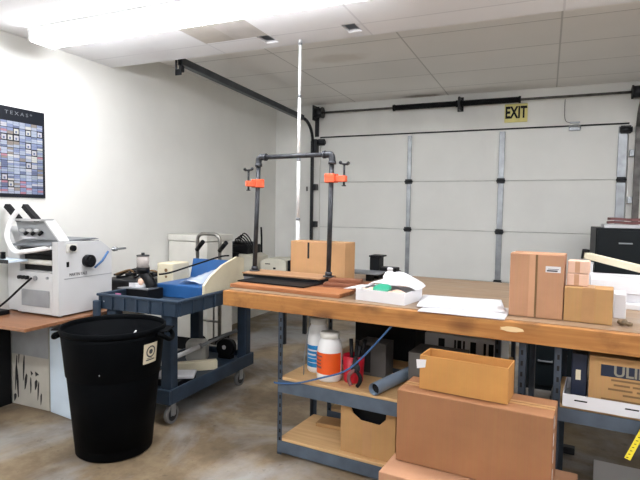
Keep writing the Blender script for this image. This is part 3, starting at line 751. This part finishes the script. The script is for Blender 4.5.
# ------------------------------------------------------------------ trash can
CA = math.radians(23.5)
t = thing('trash_can', 'big round black plastic trash can standing on the concrete floor', 'trash can', (-2.305, 2.288, 0), CA)
Hc = .742
MB().lathe([(0, .012), (.19, .012), (.200, 0), (.214, .012), (.248, Hc*.6), (.254, Hc*.62), (.262, Hc*.63), (.283, Hc-.06), (.287, Hc-.03), (.281, Hc-.03), (.254, Hc*.6), (.215, .03), (0, .03)], 64).build('can_body', M['can'], t)
MB().lathe([(.2815, Hc-.032), (.290, Hc-.034), (.294, Hc-.022), (.293, Hc-.004), (.289, Hc), (.283, Hc-.004), (.2805, Hc-.02), (.2815, Hc-.032)], 64).build('rim', M['can'], t)
for sg in (-1, 1):
    s = MB(); s.tube([(sg*.28, -.075, Hc-.04), (sg*.315, -.07, Hc-.055), (sg*.335, -.035, Hc-.078), (sg*.335, .035, Hc-.078), (sg*.315, .07, Hc-.055), (sg*.28, .075, Hc-.04)], .013, 10)
    s.box(sg*.283, sg*.335, -.075, .075, Hc-.030, Hc-.022, .003); s.build('handle', M['can'], t)
# sticker: curved patch on the wall
def patch(mb, a0, a1, z0, z1, off, n=8):
    def rad(z): return .262+(.283-.262)*(z-Hc*.63)/(Hc-.06-Hc*.63)+off
    A_ = [[mb.bm.verts.new((rad(z)*math.cos(a0+(a1-a0)*i/n), rad(z)*math.sin(a0+(a1-a0)*i/n), z)) for i in range(n+1)] for z in (z0, z1)]
    for i in range(n): f = mb.bm.faces.new((A_[0][i], A_[0][i+1], A_[1][i+1], A_[1][i])); f.smooth = True
s = MB(); a_c = math.radians(-24); patch(s, a_c-.19, a_c+.19, .545, .66, .0012); st = s.build('sticker', M['wood_lt'], t, label='cream sticker with a dark round emblem')
s = MB()
def rad2(z): return .262+(.283-.262)*(z-Hc*.63)/(Hc-.06-Hc*.63)+.0022
for (ri, ro) in ((.026, .034), (.0, .014)):
    for i in range(24):
        q = []
        for (rr, k) in ((ri, i), (ro, i), (ro, i+1), (ri, i+1)):
            if rr == 0 and k == i+1: continue
            a = 2*PI*k/24; z = .612+rr*math.sin(a); q.append(s.bm.verts.new((rad2(z)*math.cos(a_c+rr*math.cos(a)/.27), rad2(z)*math.sin(a_c+rr*math.cos(a)/.27), z)))
        s.bm.faces.new(q)
patch(s, a_c-.12, a_c+.12, .562, .569, .002); patch(s, a_c-.10, a_c+.05, .573, .576, .002)
s.build('emblem', M['darkprint'], st)
MB().sph((.03, -.2775, .52), .0035, 1, .5, 1.3, 8).build('speck', M['grey'], t)
# contents
s = MB(); s.sheet(-.17, .17, -.17, .17, lambda a, b: .52+.03*math.sin(7*a+1)*math.cos(6*b)+.02*math.sin(13*a*b), 20, 20, .01)
s.build('trash_heap', M['black'], loc=(-2.305, 2.288, 0), rz=CA, label='dark rubbish filling the trash can below its rim', category='rubbish', kind='stuff')
s = MB(); s.sph((0, 0, 0), .04, 1, .8, .5, 12); o = s.build('crumpled_paper', M['paper'], loc=(-2.37, 2.42, .612), label='crumpled white paper lying in the black trash can', category='paper')
for v in o.data.vertices: v.co += Vector([R.uniform(-.009, .009) for _ in range(3)])
s = MB(); s.tube([(-2.34, 2.405, .60), (-2.295, 2.42, .64), (-2.27, 2.43, .675)], .005, 8); s.build('white_stick', M['paper'], loc=(0, 0, 0), label='thin white stick poking up in the black trash can', category='stick')

# ------------------------------------------------------------------ printing press on its stand
TX, TZ = -2.868, .68
t = thing('machine_stand', 'low stand with brown wood top and black-stained grey front panel', 'stand', (0, 0, 0))
MB().box(XL+.004, TX, 2.14, 3.55, TZ-.022, TZ, .003).build('table_top', M['tabletop'], t)
MB().box(XL+.008, XL+.03, 2.20, 2.495, .001, TZ-.0225).build('side_leg', M['black'], t)
MB().box(XL+.01, -3.125, 2.52, 3.45, .005, TZ-.0225, .003).build('stand_body', M['offwhite'], t)
pn = MB().box(XL+.03, -3.115, 2.50, 2.5195, .003, TZ-.0225, .003).build('front_panel', M['standpanel'], t)
MB().box(XL+.031, -3.117, 2.4985, 2.4998, .37, TZ-.024).build('upper_band', M['grey'], pn)  # darker grey band across the upper part of the front panel
s = MB()
for (x, z0, z1, w_, k) in ((-3.46, .10, .36, .012, .02), (-3.43, .05, .30, .018, -.02), (-3.375, .18, .37, .014, .01), (-3.36, .12, .24, .02, .015), (-3.30, .10, .22, .012, .0), (-3.255, .13, .21, .022, .01), (-3.23, .06, .2, .012, .01), (-3.245, .23, .26, .03, .005), (-3.20, .03, .12, .012, .005), (-3.29, .23, .26, .02, 0), (-3.47, .02, .08, .02, .01), (-3.42, .30, .42, .008, .01)):
    pts = [(x, z0), (x+w_*.5, z0+.01), (x+w_+k*.4, (z0+z1)/2), (x+w_*.8+k, z1-.01), (x+w_*.2+k, z1), (x-w_*.3+k*.5, (z0+z1)/2+.02)]
    s.prism(pts, 2.4988, 2.4996, 'y')
s.build('black_stains', M['stain'], pn)
s = MB(); s.box(0, .245, 0, .30, 0, .59, .004); s.build('pale_board_box', M['bluewhite'], loc=(-3.105, 2.50, 0.001), rz=-.145, label='plain pale blue white box standing between stained stand and trash can', category='box')

t = thing('printing_press', 'white and grey tabletop printing press on the brown wood stand', 'printing press', (-2.95, 2.45, TZ+.001))
# local x to -x is left, y depth
s = MB()
s.prism([(.0, .012), (.46, .012), (.46, .43), (.36, .50), (.0, .505)], -.055, 0, 'x'); s.build('side_cover', M['press'], t)
MB().box(-.385, -.06, .035, .44, .012, .30, .004).build('base_cabinet', M['press'], t)
fp = MB().box(-.40, -.056, 0, .034, .012, .295, .004).build('front_cover', M['press'], t)
MB().box(-.355, -.085, -.004, -.0005, .06, .175, .002).build('vent_panel', M['grey'], fp)
for i, x in enumerate((-.36, -.325, -.29)):
    s = MB(); s.cyl((x, -.022, .255), (x, -.0005, .255), .013, n=16); s.build('knob', M['black'], fp)
s = MB(); s.cyl((-.215, -.01, .255), (-.215, -.0005, .255), .017, n=20); s.build('gauge', M['grey'], fp)
s = MB(); s.cyl((-.10, -.01, .262), (-.10, -.0005, .262), .009, n=14); s.build('screw', M['galv'], fp)
for x in (-.38, -.02):
    s = MB(); s.cyl((x, .03, 0), (x, .03, .0118), .012, n=12); s.cyl((x, .40, 0), (x, .40, .0118), .012, n=12); s.build('foot', M['galv'], t)
MB().box(-.40, -.0565, .06, .40, .3005, .50, .003).build('roller_housing', M['dark'], t)
s = MB(); s.cyl((-.39, .03, .36), (-.058, .03, .36), .018, n=20); s.build('lower_roller', M['offwhite'], t)
s = MB(); s.cyl((-.39, .035, .44), (-.058, .035, .44), .024, n=20); s.build('upper_roller', M['blacksteel'], t)
s = MB(); s.prism([(-.02, .47), (.05, .50), (.40, .51), (.36, .52), (.05, .512), (-.03, .482)], -.40, -.0565, 'x'); s.build('roller_guard', M['midgrey'], t)
# inclined feed head: slopes up and to the rear left
s = MB(); s.prism([(-.44, .535), (-.03, .512), (-.17, .64), (-.47, .64)], .05, .07, 'y'); s.build('head_plate', M['grey'], t)
s = MB(); s.prism([(-.47, .641), (-.165, .641), (-.155, .655), (-.48, .655)], .0, .10, 'y'); s.build('head_bar', M['press'], t)
for x in (-.36, -.29, -.22):
    s = MB(); s.sph((x-.02, .03, .575), .018, 1.5, .8, .7, 10); s.build('clamp_lever', M['press'], t)
    s = MB(); s.cyl((x, .03, .545), (x+.02, .045, .57), .011, n=10); s.build('lever_post', M['black'], t)
for x in (-.47, -.29):
    m4 = Matrix.Translation((x, .03, .695)) @ Matrix.Rotation(math.radians(38), 4, 'Y')
    s = MB(); s.box(-.08, .08, -.02, .02, -.016, .016, .003, m=m4); s.build('feed_rail', M['black'], t)
s = MB(); s.prism([(-.155, .64), (-.02, .507), (-.008, .51), (-.143, .645)], .02, .10, 'y'); s.build('side_guide', M['press'], t)
s = MB(); s.tube([(-.33, -.03, .72), (-.375, -.05, .65), (-.385, -.08, .55), (-.35, -.08, .47), (-.29, -.08, .435), (-.22, -.07, .44), (-.13, -.04, .455), (-.06, -.001, .47)], .0155, 12); s.build('white_hose', M['vinyl'], t)
MB().box(-.50, -.285, -.14, .0, .365, .382, .004).build('feed_tray', M['bluewhite'], t)
MB().box(-.51, -.29, -.145, -.1405, .360, .386, .002).build('tray_edge', M['blacksteel'], t)
MB().box(-.43, -.405, -.10, -.075, .383, .43, .003).build('tray_stop', M['black'], t)
s = MB(); s.prism([(-.535, .012), (-.41, .012), (-.41, .42), (-.44, .46), (-.49, .56), (-.535, .60)], .03, .30, 'y'); s.build('side_tower', M['press'], t)
# right side fittings
s = MB(); s.box(.001, .006, .105-.045, .15, .432, .49, .003); s.build('switch_plate', M['offwhite'], t)
s = MB(); s.cyl((.0065, .105, .462), (.028, .105, .462), .020, n=20); s.build('small_dial', M['black'], t)
s = MB(); s.cyl((.001, .235, .365), (.04, .235, .365), .044, n=28); s.cyl((.04, .235, .365), (.05, .235, .365), .03, n=24); s.build('dial', M['black'], t)
s = MB(); s.tube([(.03, .275, .315), (.045, .33, .36), (.055, .375, .425)], .008, 8, smooth=0); s.build('blue_lever', M['cordblue'], t)
MB().box(.001, .004, .063, .083, .335, .37, .001).build('rocker_switch', M['black'], t)
MB().box(.0005, .002, .045, .46, .253, .258).build('panel_line', M['grey'], t)
text('maker_lettering', 'MARTIN YALE', .030, M['darkprint'], t, (.0012, .085, .280), EAST, .0004, 'LEFT', .8)
s = MB(); s.cyl((-.02, .48, .43), (-.02, .62, .43), .008, n=12); s.cyl((-.02, .50, .43), (-.02, .53, .43), .017, n=12); s.build('crank_rod', M['galv'], t)
s = MB(); s.tube([(-3.175, 2.425, .938), (-3.25, 2.40, .87), (-3.32, 2.36, .79), (-3.39, 2.32, TZ+.042)], .0075, 8, smooth=2); s.build('power_cable', M['black'], label='black cable running down the front of the white press to the table', category='cable')
s = MB(); s.box(0, .11, 0, .20, 0, .03, .005); s.build('black_tray', M['black'], loc=(-3.47, 2.20, TZ+.001), label='flat black tray on stand top at the left picture edge', category='tray')
# dark cable heap behind press
t = thing('cable_heap', 'tangled black cables and dark parts behind the press, left of the cart', 'cables', (-3.06, 3.12, TZ+.001))
MB().box(-.2, .17, .0, .30, 0, .17, .01).build('dark_crate', M['blacksteel'], t)
for i in range(5):
    pts = [(-.18+.36*k/6, .05+.2*R.random(), .175+.06*R.random()) for k in range(7)]
    MB().tube(pts, .008, 8).build('cable', M['black'] if i % 3 else M['brownprint'], t)

# ------------------------------------------------------------------ utility cart
cx0, cx1, cy0, cy1 = -2.835, -2.135, 2.655, 3.74
ZC = .83
t = thing('utility_cart', 'slate blue plastic two-shelf utility cart behind the black trash can', 'cart', (0, 0, 0))
s = MB(); s.box(cx0+.02, cx1-.02, cy0+.02, cy1-.02, ZC-.075, ZC-.060, .003)
s.box(cx0, cx1, cy0, cy0+.03, ZC-.018, ZC, .005); s.box(cx0, cx1, cy1-.03, cy1, ZC-.018, ZC, .005); s.box(cx0, cx0+.03, cy0+.03, cy1-.03, ZC-.018, ZC, .005); s.box(cx1-.03, cx1, cy0+.03, cy1-.03, ZC-.018, ZC, .005)
s.box(cx0+.012, cx1-.012, cy0+.012, cy0+.024, ZC-.105, ZC-.018); s.box(cx0+.012, cx1-.012, cy1-.024, cy1-.012, ZC-.105, ZC-.018)
s.box(cx0+.012, cx0+.024, cy0+.024, cy1-.024, ZC-.105, ZC-.018); s.box(cx1-.024, cx1-.012, cy0+.024, cy1-.024, ZC-.105, ZC-.018)
tt = s.build('top_tray', M['cart'], t)
for k in range(7):
    x = cx0+.02+k*(cx1-cx0-.055)/6
    MB().box(x, x+.015, cy0+.001, cy0+.012, ZC-.105, ZC-.018, .002).build('rib', M['cart'], tt)
for k in range(9):
    y = cy0+.03+k*(cy1-cy0-.08)/8
    MB().box(cx1-.012, cx1-.004, y, y+.015, ZC-.105, ZC-.018, .002).build('rib', M['cart'], tt)
MB().box(cx0+.055, cx0+.063, cy0+.010, cy0+.0118, .772, .780).build('chip', M['paper'], tt)
for (x0, x1) in ((cx0+.05, cx0+.14), (cx1-.175, cx1-.085)):
    for (y0, y1) in ((cy0+.04, cy0+.11), (cy1-.12, cy1-.045)):
        s = MB(); s.box(x0, x1, y0, y1, .191, ZC-.1055, .012); s.build('corner_post', M['cart'], t)
bx0, bx1, by0, by1 = cx0+.04, cx1-.07, cy0+.005, cy1-.02
s = MB(); s.box(bx0+.01, bx1-.01, by0+.01, by1-.01, .175, .19); s.box(bx0, bx1, by0, by0+.02, .135, .235, .006); s.box(bx0, bx1, by1-.02, by1, .135, .235, .006); s.box(bx0, bx0+.02, by0+.02, by1-.02, .135, .235, .006); s.box(bx1-.02, bx1, by0+.02, by1-.02, .135, .235, .006)
s.build('bottom_tray', M['cart'], t)
s = MB(); s.tube([(cx0+.05, cy0+.0, ZC-.09), (cx0+.05, cy0-.05, ZC-.10), (cx0+.15, cy0-.06, ZC-.10)], .012, 8) if False else s.box(cx0-.0, cx0+.05, cy0-.035, cy0-.001, ZC-.16, ZC-.045, .008)
s.build('handle_lug', M['cart'], t)
for x in (cx0+.10, cx1-.10):
    for y in (cy0+.05, cy1-.20):
        s = MB(); s.box(x-.024, x+.024, y-.028, y+.03, .142, .1745, .002); s.box(x-.019, x-.015, y-.018, y+.03, .055, .142); s.box(x+.015, x+.019, y-.018, y+.03, .055, .142); cs = s.build('caster', M['galv'], t)
        s = MB(); s.cyl((x-.013, y+.005, .061), (x+.013, y+.005, .061), .060, n=32); s.build('wheel', M['rubber'], cs)
        s = MB(); s.cyl((x-.0145, y+.005, .061), (x+.0145, y+.005, .061), .042, n=28); s.build('hub', M['blacksteel'], cs)
        s = MB(); s.cyl((x-.024, y+.005, .061), (x+.024, y+.005, .061), .009, n=12); s.build('axle', M['galv'], cs)
ZT = ZC-.0595
# spray tool
t = thing('spray_tool', 'small black tool with clear cylinder cup standing upright on cart', 'tool', (-2.645, 2.90, ZT))
MB().box(-.10, .10, -.06, .10, .0005, .075, .004).build('black_base', M['black'], t)
s = MB(); s.prism([(-.15, -.09), (.09, -.05), (.10, .05), (-.06, .03)], .0755, .084, 'z'); s.build('metal_plate', M['galv'], t)
MB().prism([(-.10, -.03), (-.04, .01), (.0, .03), (.02, .0), (-.03, -.04)], .0845, .112, 'z').build('white_bracket', M['paper'], t)
s = MB(); s.tube([(.06, .02, .085), (.05, .02, .12), (.0, .02, .17), (-.01, .02, .19)], [.038, .034, .024], 14); s.build('tool_body', M['black'], t)
MB().sph((-.01, -.005, .12), .024, 1, 1, 1.2, 12).build('pale_grip', M['box_pale'], t)
s = MB(); s.cyl((-.015, .02, .185), (-.015, .02, .225), .046, n=24); s.box(-.085, -.03, -.0, .04, .185, .197, .003); s.box(.075, .11, .01, .03, .165, .185, .003); s.build('collar', M['black'], t)
MB().cyl((-.015, .02, .2255), (-.015, .02, .305), .043, n=28).build('clear_cup', M['clear'], t)
s = MB(); s.cyl((-.015, .02, .3055), (-.015, .02, .313), .045, n=24); s.cyl((-.015, .02, .313), (-.015, .02, .33), .012, n=12); s.build('cup_cap', M['blacksteel'], t)
s = MB(); s.box(0, .048, 0, .003, 0, .035); s.build('pink_tag', M['pinklab'], loc=(-2.70, 2.695, ZC-.03), rot=(.0, 0, 0), label='small pink tag at the front rim inside the blue cart', category='tag') 
# blue sorting tray machine
t = thing('blue_sorter_tray', 'bright blue tray with cream curved side lying on the cart', 'tray machine', (-2.63, 3.03, ZT))
MB().box(0, .42, 0, .46, 0, .098, .008).build('tray_base', M['blue'], t)
s = MB(); s.prism([(.42, .0985), (.44, .0985), (.475, .245), (.46, .245)], -.02, .415, 'x'); s.build('back_panel', M['blue'], t)
s = MB(); s.prism([(-.02, .0), (.50, .0), (.50, .27), (.40, .285), (.20, .235), (.05, .165), (-.02, .11)], .4215, .44, 'x'); s.build('cream_side', M['cream'], t)
s = MB(); s.sheet(.15, .34, .06, .41, lambda a, b: .0995+.055*abs(math.sin(PI*a))*(.4+b*.9)+.006*abs(math.sin(14*b+5*a)), 10, 16, .002); s.build('plastic_bag', M['bag'], loc=(-2.63, 3.03, ZT), label='crinkled clear plastic bag lying on the bright blue tray', category='bag')
s = MB(); s.tube([(-2.555, 2.965, 0.945), (-2.50, 3.02, .955), (-2.42, 3.2, 1.0), (-2.37, 3.46, 1.045), (-2.33, 3.53, 1.05)], .0065, 8); s.build('black_hose', M['black'], label='thin black hose arching from the small tool over the blue tray', category='hose')
t = thing('cream_block', 'cream plastic housing on the cart behind the small black tool', 'housing', (-2.793, 3.22, ZT))
MB().box(0, .155, 0, .20, 0, .225, .008).build('housing_body', M['cream'], t)
s = MB(); s.cyl((.09, -.004, .17), (.09, -.0005, .17), .014, n=14); s.cyl((.09, -.004, .12), (.09, -.0005, .12), .01, n=14); s.build('buttons', M['brownprint'], t)

# bottom shelf things
ZQ = .1905
s = MB(); s.box(0, .26, 0, .16, 0, .018, .003); s.build('white_plate', M['paper'], loc=(-2.46, 2.82, ZQ+.04), rz=.5, label='flat white plate on the lower cart shelf', category='plate')
s = MB(); s.box(0, .3, 0, .24, 0, .039, .003); s.build('black_case', M['black'], loc=(-2.58, 2.80, ZQ), rz=.1, label='flat black case under the white plate on the lower cart shelf', category='case')
s = MB(); s.box(0, .30, 0, .06, 0, .07, .004); s.build('cream_bar', M['cream'], loc=(-2.50, 3.10, ZQ), rz=.75, label='cream bar lying on the lower cart shelf', category='bar')
s = MB(); s.box(0, .17, 0, .14, 0, .17, .03); s.build('grey_housing', M['offwhite'], loc=(-2.62, 3.34, ZQ), rz=.4, label='rounded grey white housing at the back of the lower cart shelf', category='housing')
t = thing('extension_pole', 'white extension pole with grey end slanting across the lower cart shelf', 'pole', (0, 0, 0))
pa, pb = Vector((-2.56, 2.98, .285)), Vector((-2.30, 3.57, .43)); pm_ = pa.lerp(pb, .52)
MB().cyl(pa, pm_, .018, n=16).build('outer_tube', M['white'], t)
MB().cyl(pm_, pb, .0125, n=16).build('inner_tube', M['galv'], t)
MB().cyl(pm_-(pb-pa)*.02, pm_+(pb-pa)*.012, .021, n=16).build('collar', M['grey'], t)
MB().cyl(pb, pb+(pb-pa)*.03, .016, n=14).build('end_tip', M['galv'], t)
s = MB(); c4 = [(-2.235, 3.06, ZQ+.008), (-2.235, 3.40, ZQ+.008), (-2.27, 3.48, ZQ+.008)]
s.tube(c4, .006, 8, smooth=0); s.build('wire_frame', M['chrome'], label='bent metal wire frame lying on the lower cart shelf', category='wire frame')
t = thing('round_motor', 'round black motor with bright center cap at the rear of the lower cart shelf', 'motor', (-2.40, 3.60, ZQ))
s = MB(); s.cyl((0, -.03, .085), (0, .03, .085), .075, n=28); s.box(-.06, .06, -.03, .03, 0, .03, .004); s.build('motor_body', M['black'], t)
MB().cyl((0, -.034, .095), (0, -.0305, .095), .018, n=16).build('center_cap', M['paper'], t)

# ------------------------------------------------------------------ hand truck, white cabinet, beige machines at the back left
t = thing('hand_truck', 'chrome tube hand truck with black grips standing behind the cart', 'hand truck', (-2.865, 4.0, 0))
w = .125
s = MB(); loop = [(-w, 0, .05), (-w, 0, 1.10)]
for i in range(1, 6): a = PI-i/6*PI/2; loop.append((-w+.06+.06*math.cos(a), 0, 1.13+.06*math.sin(a)))
loop += [(-w+.07, 0, 1.192), (w-.07, 0, 1.192)]
for i in range(1, 6): a = PI/2-i/6*PI/2; loop.append((w-.06+.06*math.cos(a), 0, 1.13+.06*math.sin(a)))
loop += [(w, 0, 1.10), (w, 0, .05)]
s.tube(loop, .0165, 12, smooth=0); s.build('frame', M['chrome'], t)
s = MB()
for z in (.93, .62, .38, .15): s.cyl((-w+.01, 0, z), (w-.01, 0, z), .011, n=12)
s.cyl((.06, 0, .15), (.06, 0, .93), .009, n=10); s.build('crossbars', M['chrome'], t)
for x, k in ((-w, 1), (w, 1)):
    s = MB(); s.cyl((x+.025, -.04, 1.045), (x+.135, -.10, 1.125), .020, n=14); g = s.build('grip', M['black'], t)
    s = MB(); s.cyl((x+.003, -.018, 1.03), (x+.026, -.0405, 1.0455), .012, n=10); s.build('grip_stem', M['chrome'], g)
s = MB(); s.box(-.18, .18, -.17, .0, .004, .012, .002); s.build('toe_plate', M['chrome'], t)
for x in (-.17, .17):
    s = MB(); s.cyl((x-.025, .08, .105), (x+.025, .08, .105), .10, n=28); wh = s.build('wheel', M['black'], t)
    s = MB(); s.cyl((x-.03, .08, .105), (x+.03, .08, .105), .03, n=16); s.build('hub', M['galv'], wh)
s = MB(); s.cyl((-.15, .08, .105), (.15, .08, .105), .01, n=10); s.box(-.13, -.12, .0, .08, .095, .115); s.box(.12, .13, .0, .08, .095, .115); s.build('axle', M['blacksteel'], t)

t = thing('white_chest', 'large plain white chest with lid line against the left wall', 'cabinet', (-3.495, 4.20, 0))
MB().box(0, .47, 0, .45, .13, 1.095, .008).build('chest_body', M['offwhite'], t)
MB().box(0, .475, -.008, .455, 1.1, 1.165, .008).build('chest_lid', M['offwhite'], t)
MB().box(.02, .45, .02, .43, 0, .129).build('plinth', M['black'], t)
s = MB(); s.box(.35, .38, -.006, -.0005, .95, 1.0, .003); s.box(.30, .44, -.005, -.0005, .88, .884); s.box(.36, .38, -.004, -.0005, .84, .86); s.build('panel_fittings', M['grey'], t)

t = thing('equipment_stand', 'grey stand carrying beige machines near the far left corner', 'stand', (-3.40, 4.82, 0))
MB().box(0, .93, 0, .62, .715, .74, .004).build('stand_top', M['midgrey'], t)
MB().box(.03, .90, .03, .59, .36, .714, .004).build('stand_cabinet', M['grey'], t)
for x in (.03, .86):
    for y in (.03, .55):
        MB().box(x, x+.04, y, y+.04, 0, .359).build('leg', M['blacksteel'], t)
ZE = .7408
t = thing('beige_machine', 'beige office machine with black top and loose cables, far left', 'machine', (-3.37, 4.90, ZE))
s = MB(); s.prism([(0, 0), (.44, 0), (.44, .16), (.36, .19), (.10, .19), (.03, .14), (0, .1)], 0, .34, 'y'); s.build('machine_body', M['beige'], t)
s = MB(); s.box(.02, .36, .02, .32, .191, .29, .012); s.box(.06, .26, -.05, .019, .1, .21, .006); s.box(.0, .1, -.04, -.001, .03, .09, .006); s.build('black_top', M['black'], t)
s = MB(); s.box(.05, .34, .05, .28, .2905, .318, .008); s.build('cover_plate', M['blacksteel'], t)
s = MB(); s.box(.12, .2, -.004, -.0005, .115, .135); s.build('display', M['darkprint'], t)
for k in range(4):
    pts = [(.20+.02*k, .02, .31), (.24+.03*k, -.02, .36+.02*k), (.32+.03*k, -.03, .35+.01*k), (.40+.02*k, 0, .25), (.46, .03, .18)]
    MB().tube(pts, .007, 8).build('cable', M['black'], t)
t = thing('beige_feeder', 'low beige feeder box with black end right of the beige machine', 'machine', (-2.86, 4.95, ZE))
s = MB(); s.prism([(0, 0), (.31, 0), (.31, .135), (.25, .15), (.06, .15), (0, .12)], 0, .32, 'y'); s.build('feeder_body', M['beige'], t)
s = MB(); s.box(.3105, .345, .04, .24, .02, .14, .006); s.build('end_cap', M['black'], t)
s = MB(); s.box(.06, .12, -.005, -.0005, .09, .10); s.box(.16, .19, -.006, -.0005, .04, .06); s.build('slots', M['dark'], t)
s = MB(); s.tube([(-3.03, 5.27, ZE), (-3.05, 5.30, 1.10), (-3.07, 5.32, 1.22)], .011, 10, smooth=0); s.build('black_rod', M['black'], label='thin black rod standing up behind the beige machine', category='rod')

# small latch on left end of the door wall
t = thing('wall_latch', 'tiny dark latch on the wall beside the garage door track', 'latch', (-3.03, YB-.001, 1.72))
MB().box(-.012, .012, -.012, 0, -.03, .03, .003).build('latch_plate', M['rust'], t)

# ------------------------------------------------------------------ light, world, camera
w = bpy.data.worlds.new('World'); sc.world = w; w.use_nodes = True
w.node_tree.nodes['Background'].inputs['Color'].default_value = (.9, .95, 1, 1); w.node_tree.nodes['Background'].inputs['Strength'].default_value = .25

H = 1.42; F = 520.0
yaw, pitch, roll = math.radians(23.5), math.radians(3.2), .015
fw = Vector((-math.sin(yaw)*math.cos(pitch), math.cos(yaw)*math.cos(pitch), -math.sin(pitch)))
r0 = Vector((math.cos(yaw), math.sin(yaw), 0)); u0 = r0.cross(fw)
cr, sr = math.cos(roll), math.sin(roll)
rt = cr*r0+sr*u0; up = cr*u0-sr*r0
cam = bpy.data.cameras.new('Camera'); co = bpy.data.objects.new('Camera', cam); COL.objects.link(co)
m3 = Matrix((rt, up, -fw)).transposed()
co.matrix_world = Matrix.Translation((0, 0, H)) @ m3.to_4x4()
cam.sensor_fit = 'HORIZONTAL'; cam.sensor_width = 36; cam.lens = F/640*36; cam.clip_start = .05
sc.camera = co
vs = sc.view_settings; vs.view_transform = 'Standard'; vs.look = 'None'; vs.exposure = 1.2; vs.gamma = 1; vs.use_curve_mapping = False
sc.cycles.use_denoising = True
sc.cycles.max_bounces = 8; sc.cycles.diffuse_bounces = 5
